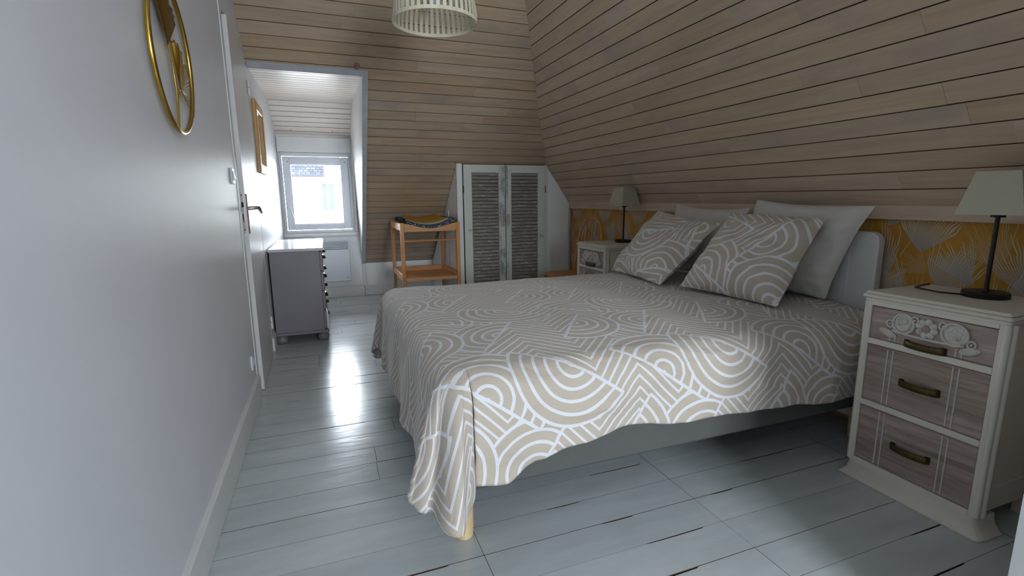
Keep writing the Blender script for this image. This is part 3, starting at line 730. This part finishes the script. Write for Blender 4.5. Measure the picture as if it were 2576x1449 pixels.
# ================================================================== WINDSOR CHAIR
wc = thing('windsor_chair', (2.03, 3.89, 0), 'honey wood hoop-back chair between the closet and the nightstand', 'chair')
SZ = .435; CY = 3.89
seat = MB()
def sf(u, v):
    a = 2*math.pi*u; sx = math.copysign(abs(math.cos(a))**.6, math.cos(a)); sy = math.copysign(abs(math.sin(a))**.6, math.sin(a))
    w = .215-.02*max(0, sx)
    pr = [(1, 0), (1, 1)][0]
    r = [0.0, .6, .96, 1.0, .98, .9, 0.0][int(round(v*6))]; z = [SZ-.012, SZ-.010, SZ, SZ-.008, SZ-.028, SZ-.034, SZ-.034][int(round(v*6))]
    return Vector((2.02+.20*sx*r, CY+w*sy*r, z))
seat.quadgrid(sf, 40, 6)
part('seat', seat, m_beech_x, wc, weld=1e-4)
hp_ = []
for i in range(41):
    u = i/40; a = math.pi*u
    y = CY+.235*math.cos(a)*(1-.0*math.sin(a)); hgt = math.sin(a)**.62
    # legs of the hoop narrow slightly towards the seat
    y = CY+(.185+.05*math.sin(a)**.5)*math.copysign(abs(math.cos(a))**.75, math.cos(a))
    hp_.append((2.15+.085*hgt, y, SZ-.02+(.500)*hgt))
part('hoop', MB().tube(hp_, .0115, 10), m_beech, wc)
for i in range(6):
    u = (i-2.5)/2.5; y0 = CY+.115*u; y1 = CY+.150*u
    hz = .500*(1-(abs(y1-CY)/.235)**2.6)**.62*.985
    part('spindle', MB().tube([(2.148, y0, SZ-.015), (2.15+.085*hz/.5*.55, (y0+y1)/2, SZ-.02+hz*.55), (2.15+.085*hz/.5, y1, SZ-.02+hz)], [.0055, .0065, .005], 8), m_beech, wc)
for sx in (-1, 1):
    for sy in (-1, 1):
        part('leg', MB().tube([(2.02+.12*sx, CY+.13*sy, SZ-.02), (2.02+.155*sx, CY+.165*sy, .22), (2.02+.185*sx, CY+.19*sy, 0)], [.012, .017, .011], 10), m_beech, wc)
for sy in (-1, 1): part('stretcher', MB().tube([(2.02-.16, CY+.17*sy, .2), (2.02+.16, CY+.17*sy, .2)], .009, 8), m_beech_x, wc)
part('stretcher', MB().tube([(2.02, CY-.17, .2), (2.02, CY+.17, .2)], .009, 8), m_beech_y, wc)

# ================================================================== NIGHTSTANDS
m_nsw = distressed('worn_cream_paint', (214, 208, 194), (182, 172, 158), .66, .1, (8, 8, 8))
m_nsoak = wood('limed_oak_drawer', (112, 92, 82), (176, 160, 150), (50, 4, 62), .6, var=.08, bump=.4)
m_carve = distressed('limed_carving', (196, 192, 184), (150, 138, 128), .58, .12, (30, 30, 30))
m_handle = paint('olive_bronze', (84, 72, 40), .45, .3, 60, .15, metal=.75)
def nightstand(XF, YCn, label):
    ns = thing('nightstand', (XF+.18, YCn, 0), label, 'nightstand', 'painted three-drawer nightstands beside the bed')
    B = lambda x0, x1, u0, u1, z0, z1, b=.0: MB().box(XF+x0, XF+x1, YCn+u0, YCn+u1, z0, z1, b)
    part('carcass', B(.030, .36, -.205, .205, .075, .712), m_nsw, ns)
    part('top', B(-.012, .365, -.222, .222, .722, .735, .005), m_nsw, ns)
    part('top_moulding', MB().box(XF-.002, XF+.36, YCn-.215, YCn+.215, .708, .724, .004).box(XF-.006, XF+.358, YCn-.216, YCn+.216, .733, .7465, .006), m_nsw, ns)
    fr = MB()
    for u0, u1 in ((-.206, -.1885), (.1885, .206)): fr.box(XF-.002, XF+.032, YCn+u0, YCn+u1, .066, .712, .002)
    for z0, z1 in ((.695, .712), (.5485, .5705), (.3055, .3275), (.060, .0845)): fr.box(XF-.003, XF+.032, YCn-.189, YCn+.189, z0, z1, .002)
    part('front_frame', fr, m_nsw, ns)
    for sgn in (-1, 1):
        part('corner_bead', MB().tube([(XF+.006, YCn+sgn*.207, .07), (XF+.006, YCn+sgn*.207, .710)], .010, 12).tube([(XF+.024, YCn+sgn*.213, .07), (XF+.024, YCn+sgn*.213, .710)], .011, 12), m_nsw, ns)
    pl = MB()
    prof = [(.000, .238, -.020), (.006, .240, -.022), (.018, .228, -.012), (.032, .219, -.006), (.050, .214, -.004), (.060, .214, -.004), (.068, .210, -.002)]
    def plf(u, v):
        i = min(int(v*(len(prof)-1)+1e-6), len(prof)-1); z, hw, xo = prof[i]
        pts = [(.10, -hw), (.03+xo*.5, -hw), (xo+.008, -hw+.006), (xo, -hw+.016), (xo, hw-.016), (xo+.008, hw-.006), (.03+xo*.5, hw), (.10, hw)]
        x, y = pts[int(round(u*7))]; return Vector((XF+x, YCn+y, z))
    pl.quadgrid(plf, 7, len(prof)-1)
    pl.box(XF+.012, XF+.10, YCn-.205, YCn+.205, .0, .068)
    pl.box(XF+.30, XF+.36, YCn-.205, YCn-.17, 0, .076).box(XF+.30, XF+.36, YCn+.17, YCn+.205, 0, .076)
    part('plinth', pl, m_nsw, ns)
    for sgn in (-1, 1):
        side = MB().box(XF+.05, XF+.345, YCn+sgn*.2055-.002, YCn+sgn*.2055+.002, .62, .70, .001).box(XF+.05, XF+.345, YCn+sgn*.2055-.002, YCn+sgn*.2055+.002, .10, .16, .001).box(XF+.05, XF+.09, YCn+sgn*.2055-.002, YCn+sgn*.2055+.002, .16, .62, .001).box(XF+.305, XF+.345, YCn+sgn*.2055-.002, YCn+sgn*.2055+.002, .16, .62, .001)
        part('side_frame', side, m_nsw, ns)
    zs = [(.5715, .6935, .583), (.3285, .5475, .436), (.0855, .3045, .191)]
    for i, (z0, z1, hz) in enumerate(zs):
        d = part('drawer', B(.003, .040, -.1875, .1875, z0+.001, z1-.002, .002), m_nsoak, ns)
        hb = MB()
        def hf(u, v, hz=hz):
            y = -.063+.126*u; bow = .018*math.sin(math.pi*u)**.6 if 0 < u < 1 else 0
            z = hz-.0125+.025*v
            x = -.003-bow-.004*math.sin(math.pi*v)
            return Vector((XF+x, YCn+y, z))
        hb.quadgrid(hf, 18, 5)
        hb.box(XF-.004, XF+.004, YCn-.064, YCn-.050, hz-.0125, hz+.0125).box(XF-.004, XF+.004, YCn+.050, YCn+.064, hz-.0125, hz+.0125)
        ho = part('handle', hb, m_handle, d, 'olive bronze bow handle'); sdm = ho.modifiers.new('t', 'SOLIDIFY'); sdm.thickness = .003
        for u in (-.106, -.089, .097, .115):
            part('bead', B(-.0005, .006, u-.0022, u+.0022, z0+.004, (z1-.006) if i else .604, .001), m_carve, d)
        if i == 0:   # carved flowers
            fx = XF+.001
            def disc(u, z, r, h=.008, sm=1.0): return MB().ball((fx, YCn+u, z), h, r, r*sm, 16, 8)
            c = MB()
            for a in range(8):
                an = 2*math.pi*a/8+.2
                c.ball((fx, YCn+.002+.023*math.cos(an), .647+.023*math.sin(an)), .0085, .0135, .0115, 10, 6, Matrix.Rotation(an, 3, 'X'))
            part('carved_flower', c, m_carve, d); part('flower_centre', disc(.002, .647, .013, .011), m_nsoak, d)
            rz = MB().tube([(fx-.003, YCn+.075+.034*math.cos(a), .648+.034*math.sin(a)) for a in [2*math.pi*q_/24 for q_ in range(24)]], .0045, 8, closed=True)
            rz.tube([(fx-.004, YCn+.073+.022*math.cos(a), .655+.021*math.sin(a)) for a in [2*math.pi*q_/20 for q_ in range(20)]], .004, 8, closed=True)
            rz.tube([(fx-.005, YCn+.073+.011*math.cos(a), .660+.010*math.sin(a)) for a in [2*math.pi*q_/16 for q_ in range(16)]], .0035, 8, closed=True)
            rz.ball((fx, YCn+.075, .648), .005, .032, .032, 18, 8)
            for a in (200, 250, 300): rz.ball((fx-.004, YCn+.075+.018*math.cos(R(a)), .645+.018*math.sin(R(a))), .005, .016, .007, 10, 6, Matrix.Rotation(R(a+90), 3, 'X'))
            part('carved_rose', rz, m_carve, d)
            s_ = MB().tube([(fx-.003, YCn-.080+.037*math.cos(a), .647+.036*math.sin(a)) for a in [2*math.pi*q_/28 for q_ in range(28)]], .0045, 8, closed=True)
            st_ = []
            for q_ in range(10):
                a = math.pi*q_/5+.3; rr_ = .024 if q_ % 2 == 0 else .014
                st_.append((fx-.003, YCn-.080+rr_*math.cos(a), .647+rr_*math.sin(a)))
            s_.tube(st_, .003, 6, closed=True).ball((fx, YCn-.080, .647), .005, .034, .034, 18, 8).ball((fx-.004, YCn-.080, .647), .005, .010, .010)
            part('carved_star_flower', s_, m_carve, d)
            for (u, z) in ((.118, .640), (.040, .668), (-.045, .668), (-.128, .626)):
                part('carved_bud', MB().tube([(fx-.002, YCn+u+.011*math.cos(a), z+.012*math.sin(a)) for a in [2*math.pi*q_/16 for q_ in range(16)]], .0035, 6, closed=True).ball((fx-.002, YCn+u, z), .006, .0045, .0045, 8, 6), m_carve, d)
            for (u, z, ang) in ((.125, .605, 20), (-.125, .603, -20)):
                lfm = MB().ball((fx, YCn+u, z), .006, .030, .013, 14, 8, Matrix.Rotation(R(ang), 3, 'X'))
                for q_ in (-.006, 0, .006): lfm.tube([(fx-.004, YCn+u-.022, z+q_-math.sin(R(ang))*.022), (fx-.006, YCn+u+.022, z+q_+math.sin(R(ang))*.022)], .0015, 6)
                part('carved_leaf', lfm, m_carve, d)
            part('carved_garland', MB().tube([(fx-.001, YCn+.11-.011*q_*2, .616-.006*math.sin(math.pi*q_/10)) for q_ in range(11)], .0045, 8), m_carve, d)
    return ns
nightstand(1.898, 1.030, 'cream nightstand with carved oak drawers at the near side of the bed, by the partition')['label'] = 'cream nightstand with carved oak drawers between the bed and the white partition'
nightstand(1.925, 3.375, 'cream nightstand with carved oak drawers between the bed and the hoop-back chair')

# ================================================================== TABLE LAMPS
m_shade = paint('ivory_lampshade_fabric', (182, 178, 156), .8, .03, 10, .12, 220)
m_black = paint('black_brown_metal', (44, 40, 37), .42, .1, 10, 0, metal=.6)
def table_lamp(x, y, z, rot, label, cordpts):
    L = thing('table_lamp', (x, y, z), label, 'lamp', 'table lamps on the nightstands')
    part('base', MB().lathe([(.058, 0), (.064, .003), (.065, .017), (.062, .021), (.010, .023), (.009, .030)], (x, y, z), 32), m_black, L)
    part('pole', MB().tube([(x, y, z+.02), (x, y, z+.292)], .0068, 12).tube([(x, y, z+.276), (x, y, z+.284)], .020, 14), m_black, L)
    Rm = Matrix.Rotation(rot, 3, 'Z'); sh = MB(); o = Vector((x, y, z))
    zb, zt_, hb_, ht = .286, .428, .088, .057
    P = lambda h, zz, i: o+Rm @ Vector((h*[-1, 1, 1, -1][i], h*[-1, -1, 1, 1][i], zz))
    vs = [P(hb_, zb, i) for i in range(4)]+[P(ht, zt_, i) for i in range(4)]+[P(hb_-.002, zb, i) for i in range(4)]+[P(ht-.002, zt_, i) for i in range(4)]
    fs = [(i, (i+1) % 4, 4+(i+1) % 4, 4+i) for i in range(4)]+[(8+i, 12+i, 12+(i+1) % 4, 8+(i+1) % 4) for i in range(4)]+[(i, 8+i, 8+(i+1) % 4, (i+1) % 4) for i in range(4)]+[(4+i, 4+(i+1) % 4, 12+(i+1) % 4, 12+i) for i in range(4)]
    sh.add(vs, fs); part('lamp_shade', sh, m_shade, L, fix=False)
    part('shade_spider', MB().tube([P(ht-.002, zt_-.02, 0), P(ht-.002, zt_-.02, 2)], .0015, 6).tube([P(ht-.002, zt_-.02, 1), P(ht-.002, zt_-.02, 3)], .0015, 6).tube([o+Vector((0,0,.29)), o+Vector((0,0,zt_-.018))], .004, 8), m_black, L)
    part('bulb', MB().lathe([(.012, 0), (.013, .02), (.026, .05), (.028, .065), (.020, .085), (.004, .093)], (x, y, z+.30), 16), m_white, L)
    part('cord', MB().tube(cordpts, .003, 8), m_black, L)
table_lamp(2.134, 1.000, .7455, R(8), 'dark-stemmed table lamp with ivory shade on the nightstand by the partition',
           [(2.08, 1.03, .754), (2.03, 1.08, .757), (2.05, 1.15, .757), (2.10, 1.20, .752), (2.17, 1.222, .7495), (2.235, 1.228, .7495)])
table_lamp(2.213, 3.372, .7455, R(5), 'dark-stemmed table lamp with ivory shade on the nightstand by the hoop-back chair',
           [(2.25, 3.33, .754), (2.262, 3.27, .757), (2.27, 3.22, .7495), (2.272, 3.18, .7495)])

# ================================================================== BED
m_base = paint('taupe_grey_upholstery', (92, 93, 90), .9, .04, 20, .25, 400)
m_mat = paint('white_ticking', (210, 208, 202), .9)
m_legw = wood('pale_birch', (206, 170, 122), (228, 198, 154), (30, 30, 3), .45, var=0)
bed = thing('bed', (1.3, 2.17, 0), 'double bed with taupe box base, birch feet and white panelled headboard', 'bed')
part('box_base', MB().box(.305, 2.285, 1.372, 2.972, .188, .345, .012), m_base, bed)
part('mattress', MB().box(.325, 2.285, 1.392, 2.952, .343, .548, .035), m_mat, bed)
for x in (.362, 2.22):
    for y in (1.432, 2.91):
        part('leg', MB().lathe([(.024, 0), (.029, .004), (.031, .05), (.031, .19)], (x, y, 0), 20), m_legw, bed)
hbp = []
Y0h, Y1h, zt_, rr_ = 1.482, 2.92, .935, .045
for i in range(9):
    a = R(180-90*i/8); hbp.append((Y0h+rr_+rr_*math.cos(a), zt_-rr_+rr_*math.sin(a)))
for i in range(9):
    a = R(90-90*i/8); hbp.append((Y1h-rr_+rr_*math.cos(a), zt_-rr_+rr_*math.sin(a)))
hbp += [(Y1h, .05), (Y0h, .05)]
hbd = part('headboard', MB().prism([(2.300, y, z) for y, z in hbp], (.045, 0, 0)), m_white, bed, 'white painted headboard with rounded corners')
bv = hbd.modifiers.new('b', 'BEVEL'); bv.width = .008; bv.segments = 3; bv.limit_method = 'ANGLE'
part('headboard_panel', MB().box(2.295, 2.302, Y0h+.12, Y1h-.12, .55, zt_-.09, .003), m_white, hbd)

# patterned cotton ---------------------------------------------------
def cotton(name, rot=0, off=(0, 0), base=(191, 179, 164), line=(223, 223, 226), scale=1.0, p=.040, duty=.27):
    t = NT(name); uv = t.map(t.tc('UV'), (scale, scale, 1), (off[0], off[1], 0), (0, 0, rot)); q = t.xyz(uv); x, y = q[0], q[1]
    T = .64
    # nested chevrons
    pp = t.m('PINGPONG', x, .16)
    col = t.m('LESS_THAN', t.m('FRACT', t.m('DIVIDE', t.m('ADD', y, t.m('MULTIPLY', pp, 1.0)), p)), duty)
    discs = [(.26, .50, .19, 145), (.58, .54, .19, 325), (.10, .12, .21, 55), (.40, .20, .21, 235)]
    for (cx, cy, Rd, ang) in discs:
        d = t.vm('WRAP', t.vm('SUBTRACT', uv, (cx, cy, 0)), (T/2, T/2, 1), (-T/2, -T/2, -1))
        r = t.vm('LENGTH', d); s = t.vm('DOT_PRODUCT', d, (math.cos(R(ang)), math.sin(R(ang)), 0))
        inside = t.m('MULTIPLY', t.m('LESS_THAN', r, Rd), t.m('GREATER_THAN', s, -.004))
        st = t.m('LESS_THAN', t.m('FRACT', t.m('DIVIDE', t.m('SUBTRACT', Rd, r), p)), duty)
        ch = t.m('LESS_THAN', s, -.004+p*duty)
        val = t.m('MAXIMUM', st, ch)
        mx = t.n.new('ShaderNodeMix'); mx.data_type = 'FLOAT'; t.link(inside, mx.inputs[0]); t.link(col, mx.inputs[2]); t.link(val, mx.inputs[3]); col = mx.outputs[0]
    c = t.mix(col, lin(base), lin(line))
    ob = t.tc()
    h = t.m('ADD', t.noise(t.map(ob, (9, 16, 12)), 1, 5, .6, .8), t.m('MULTIPLY', t.noise(t.map(ob, (300, 300, 300)), 1, 1), .06))
    t.bump(h, .45, .016)
    t.b.inputs['Sheen Weight'].default_value = .15
    return t.fin(c, .85, 0, .25)

# duvet: flat cloth (s along the bed, t across) draped over the mattress
FX, HX, NY, FYY = .375, 2.235, 1.440, 2.905       # foot, head, near and far edges of the flat top
ZT, RHO = .585, .100
def lerp_tab(x, tab):
    if x <= tab[0][0]: return tab[0][1]
    for (a, b), (c, d) in zip(tab, tab[1:]):
        if x <= c:
            u = (x-a)/(c-a); u = u*u*(3-2*u); return b+(d-b)*u
    return tab[-1][1]
near_hem = [(.34, .245), (.47, .226), (.58, .285), (.72, .318), (.95, .330), (1.11, .322), (1.48, .300), (1.98, .270), (2.24, .262)]
def drop_len(zh): return (ZT-zh)-RHO+RHO*math.pi/2
def drape(d, flare):
    L1 = RHO*math.pi/2
    if d < L1: a = d/RHO; return RHO*math.sin(a), RHO*(1-math.cos(a))
    e = d-L1; return RHO+flare*e, RHO+e*math.sqrt(max(.2, 1-flare*flare))
def nz(x, y, z=0): return noise.noise(Vector((x, y, z)))
def topz(x, y):
    ex = min(1, max(0, (x-FX)/.25)); ey = min(1, max(0, min(y-NY, FYY-y)/.22))
    return ZT+.016*min(ex, ey)+.010*nz(x*2.2, y*2.2, 1.3)+.004*nz(x*7, y*7, 4)
NSg, NTg, ND = 170, 110, 44
mb = MB(); uvs = []
def grid(fn, nu, nv):
    mb.quadgrid(lambda u, v: fn(u, v)[0], nu, nv)
    for i in range(nu+1):
        for j in range(nv+1): uvs.append(fn(i/nu, j/nv)[1])
def g_top(u, v):
    x = FX+(HX-FX)*u; y = NY+(FYY-NY)*v
    return Vector((x, y, topz(x, y))), (x, y)
def near_ripple(x): return .05+.09*nz(x*3.1, 2.0)+.05*math.sin(x*9)
def g_near(u, v):
    x = FX+(HX-FX)*u; L = drop_len(lerp_tab(x, near_hem)+.010*nz(x*5, 7)); d = L*v
    o, dn_ = drape(d, .03)
    k = max(0, d/L-.25)
    o += .018*k*nz(x*5+d*1.5, 1.5, 2)+.012*k*math.sin(x*11+2*nz(x*2, 0)+d*4)+.010*k
    kw = min(1, d/.10)
    rg = 1-2*abs(nz(x*2.6+d*3.2, d*7.5-x*1.9, 5.0)); rg2 = 1-2*abs(nz(x*5+d*6, d*15-x*4.4, 8.0))
    o += kw*(.010*max(0, rg)**2+.004*max(0, rg2)**2)
    return Vector((x+.01*k*nz(x*4, d*4, 9), NY-o, topz(x, NY)-dn_)), (x, NY-d)
def g_far(u, v):
    x = FX+(HX-FX)*u; L = drop_len(.27); d = L*v; o, dn_ = drape(d, .12)
    o += .02*v*nz(x*5, 5)
    return Vector((x, FYY+o, topz(x, FYY)-dn_)), (x, FYY+d)
foot_hem = [(1.40, .215), (1.9, .205), (2.6, .20), (2.94, .235)]
def foot_pos(y, d, k):
    o, dn_ = drape(d, .10)
    o += k*(.008*math.sin(y*17+3*nz(y*2, 1))+.014*nz(y*6, d*2, 3))
    return o, dn_
def g_foot(u, v):
    y = NY+(FYY-NY)*u; L = drop_len(lerp_tab(y, foot_hem)); d = L*v
    ed = min(1, (y-NY)/.12, (FYY-y)/.12)
    o, dn_ = foot_pos(y, d, v*ed)
    return Vector((FX-o, y, topz(FX, y)-dn_)), (FX-d, y)
def corner(cx, cy, sgn, Ln, Lf, cap, tipw, bulge):
    # fan round a corner: ph 0 = towards the foot, 90 = towards the side (sgn -1 near, +1 far)
    def f(u, v):
        ph = R(90)*u
        Rm = lerp_tab(u, [(0, Lf), (.22, Lf+(cap-Lf)*.45), (.42, cap), (.74, cap*.985), (.90, Ln+(cap-Ln)*.45), (1, Ln)])
        d = Rm*v
        ps = R(lerp_tab(u, [(0, 0), (.25, 20), (.42, 36), (.74, 74), (1, 90)]) if sgn < 0 else 90*u)
        fl = .10+(.03-.10)*u
        o, dn_ = drape(d, fl)
        k = max(0, v-.12)*math.sin(math.pi*u)
        o += bulge*k*(.7+.35*math.sin(u*math.pi*3.1+.6))+.018*k*math.sin(u*21)
        # keep the hang of the tip a little inwards so it reads as a folded corner
        p = Vector((cx-o*math.cos(ps), cy+sgn*o*math.sin(ps), topz(cx, cy)-dn_))
        return p, (cx-d*math.cos(ph), cy+sgn*d*math.sin(ph))
    return f
grid(g_top, NSg, NTg); grid(g_near, NSg, ND); grid(g_far, NSg, 14); grid(g_foot, NTg, ND)
grid(corner(FX, NY, -1, drop_len(.245), drop_len(.215), .458, .62, .20), 60, ND)
grid(corner(FX, FYY, 1, drop_len(.27), drop_len(.235), .50, .8, .12), 40, ND)
duv = solo('duvet', mb, cotton('beige_line_print_cotton', 0, (.32, .10)), 'beige duvet printed with white arcs and chevrons draped over the bed', 'duvet', loc=(1.3, 2.17, .58), weld=2e-4, uv=uvs)
sm = duv.modifiers.new('thickness', 'SOLIDIFY'); sm.thickness = .010; sm.offset = -1

# pillows -------------------------------------------------------------
def pillow(BL, BR, TR, TL, T, mat, label, group, seed, uvr=0, pinch=.03, flange=0):
    BL, BR, TR, TL = map(Vector, (BL, BR, TR, TL)); n = ((BR-BL).cross(TL-BL)).normalized(); N = 44
    mb = MB(); uvs = []; W = (BR-BL).length; H = (TL-BL).length
    for side in (1, -1):
        def P(u, v):
            a, b = 2*u-1, 2*v-1
            a2 = a*(1-pinch*(1-b*b)*a*a); b2 = b*(1-pinch*(1-a*a)*b*b)
            uu, vv = (a2+1)/2, (b2+1)/2
            p = BL*(1-uu)*(1-vv)+BR*uu*(1-vv)+TR*uu*vv+TL*(1-uu)*vv
            ca, cb = min(1, abs(a)/(1-flange)) if flange else abs(a), min(1, abs(b)/(1-flange)) if flange else abs(b)
            h = ((1-ca**2.6)*(1-cb**2.6))**.62
            edge = .5+.5*max(abs(a), abs(b))
            wr = .015*nz(a*2.4+seed, b*2.4, seed)*h**.4+.009*nz(a*6+seed, b*6)*edge*min(1, h*3)+.007*max(0, 1-3*abs(nz(a*2.2+b*1.5+seed, b*3-a, seed)))*min(1, h*2)
            sag = .10*T*(-b)*h
            return p+n*side*(T*.5*h+wr*(1 if side == 1 else .3)+sag)+n*.012*nz(a*1.7, b*1.7, seed+4)
        mb.quadgrid(P, N, N)
        for i in range(N+1):
            for j in range(N+1): uvs.append((i/N*W+seed, j/N*H+seed*.37))
    c = (BL+BR+TR+TL)/4
    return solo('pillow', mb, mat, label, 'pillow', loc=((BL+BR)/2), group=group, weld=1e-4, uv=uvs)
m_pw = paint('white_pillowcase', (204, 200, 194), .85, .03, 8, .5, 14)
pillow((2.14, 2.80, .612), (2.14, 2.21, .612), (2.25, 2.165, 1.035), (2.25, 2.79, 1.052), .14, m_pw, 'plain white pillow against the headboard behind the narrower-looking patterned cushion', 'plain white pillows', 1.3, pinch=.10)['label'] = 'plain white pillow against the headboard on the side of the hoop-back chair'
pillow((2.150, 2.20, .612), (2.185, 1.62, .615), (2.250, 1.485, 1.052), (2.250, 2.12, 1.078), .15, m_pw, 'plain white pillow against the headboard on the side of the partition', 'plain white pillows', 2.7, pinch=.06)
pillow((1.790, 2.855, .618), (1.735, 2.262, .612), (2.060, 2.178, .952), (2.07, 2.745, 1.008), .17, cotton('beige_line_print_pillow', R(35), (.15, .3), scale=.9), 'beige arc-printed pillow leaning on the bed next to the hoop-back chair side', 'printed pillows', 3.1)['label'] = 'tilted beige line-printed pillow on the side of the hoop-back chair'
pillow((1.780, 2.150, .620), (1.850, 1.590, .616), (2.135, 1.615, 1.000), (2.115, 2.165, 1.008), .20, cotton('beige_line_print_cushion', R(80), (.42, .05), scale=.9), 'upright beige line-printed pillow on the side of the partition', 'printed pillows', 4.4)

# ================================================================== PENDANT LAMP
m_bamboo = wood('cream_painted_bamboo', (196, 186, 158), (222, 214, 190), (40, 40, 4), .55, var=.05)
LC = Vector((.545, 2.43, 1.895)); LR = .193
pd = thing('pendant_lamp', (LC.x, LC.y, LC.z), 'cream bamboo slatted dome pendant lamp hanging from the ceiling', 'lamp')
prof = [(LR, .006), (LR*1.0, .03), (LR*.985, .06), (LR*.945, .095), (LR*.87, .13), (LR*.75, .165), (LR*.58, .195), (LR*.36, .215)]
NS_ = 44
sl = MB(); vs = []; fs = []
for i, (r, h) in enumerate(prof):
    hw = .0075*(.35+.65*r/LR)
    for (dx, dy) in ((r-.0012, -hw), (r-.0012, hw), (r+.0012, hw), (r+.0012, -hw)): vs.append(Vector((LC.x+dx, LC.y+dy, LC.z+h)))
for i in range(len(prof)-1):
    for k in range(4): fs.append((i*4+k, i*4+(k+1) % 4, i*4+4+(k+1) % 4, i*4+4+k))
fs += [(3, 2, 1, 0), tuple(len(vs)-4+k for k in range(4))]
sl.add(vs, fs)
sme = sl.mesh('slat', LC); sme.materials.append(m_bamboo)
for i in range(NS_):
    o = bpy.data.objects.new('slat', sme); COL.objects.link(o); o.parent = pd; o.rotation_euler = (0, 0, 2*math.pi*i/NS_)
def hoop(r, z, w, h_):
    mb = MB(); n = 72; vs = []
    for i in range(n):
        a = 2*math.pi*i/n
        for (rr_, zz) in ((r-w, -h_), (r+w, -h_), (r+w, h_), (r-w, h_)): vs.append(Vector((LC.x+rr_*math.cos(a), LC.y+rr_*math.sin(a), LC.z+z+zz)))
    return mb.add(vs, [(i*4+k, i*4+(k+1) % 4, ((i+1) % n)*4+(k+1) % 4, ((i+1) % n)*4+k) for i in range(n) for k in range(4)])
part('bottom_rim', hoop(LR, .006, .0022, .0075), m_bamboo, pd); part('top_rim', hoop(LR*.36, .215, .012, .003), m_bamboo, pd)
part('socket', MB().lathe([(.072, .214), (.072, .220), (.02, .222), (.02, .17), (.018, .17)], LC, 24), m_white, pd)
part('bulb', MB().lathe([(.012, .172), (.016, .155), (.029, .12), (.031, .105), (.024, .085), (.010, .074), (.001, .072)], LC, 20), paint('clear_bulb', (190, 205, 215), .06, 0, 3, 0), pd)
part('cord', MB().tube([(LC.x, LC.y, LC.z+.215), (LC.x, LC.y, ZCEIL-.02)], .003, 8), m_white, pd)
part('ceiling_rose', MB().lathe([(.045, 0), (.045, .018), (.030, .03)], (LC.x, LC.y, ZCEIL-.03), 24), m_white, pd)
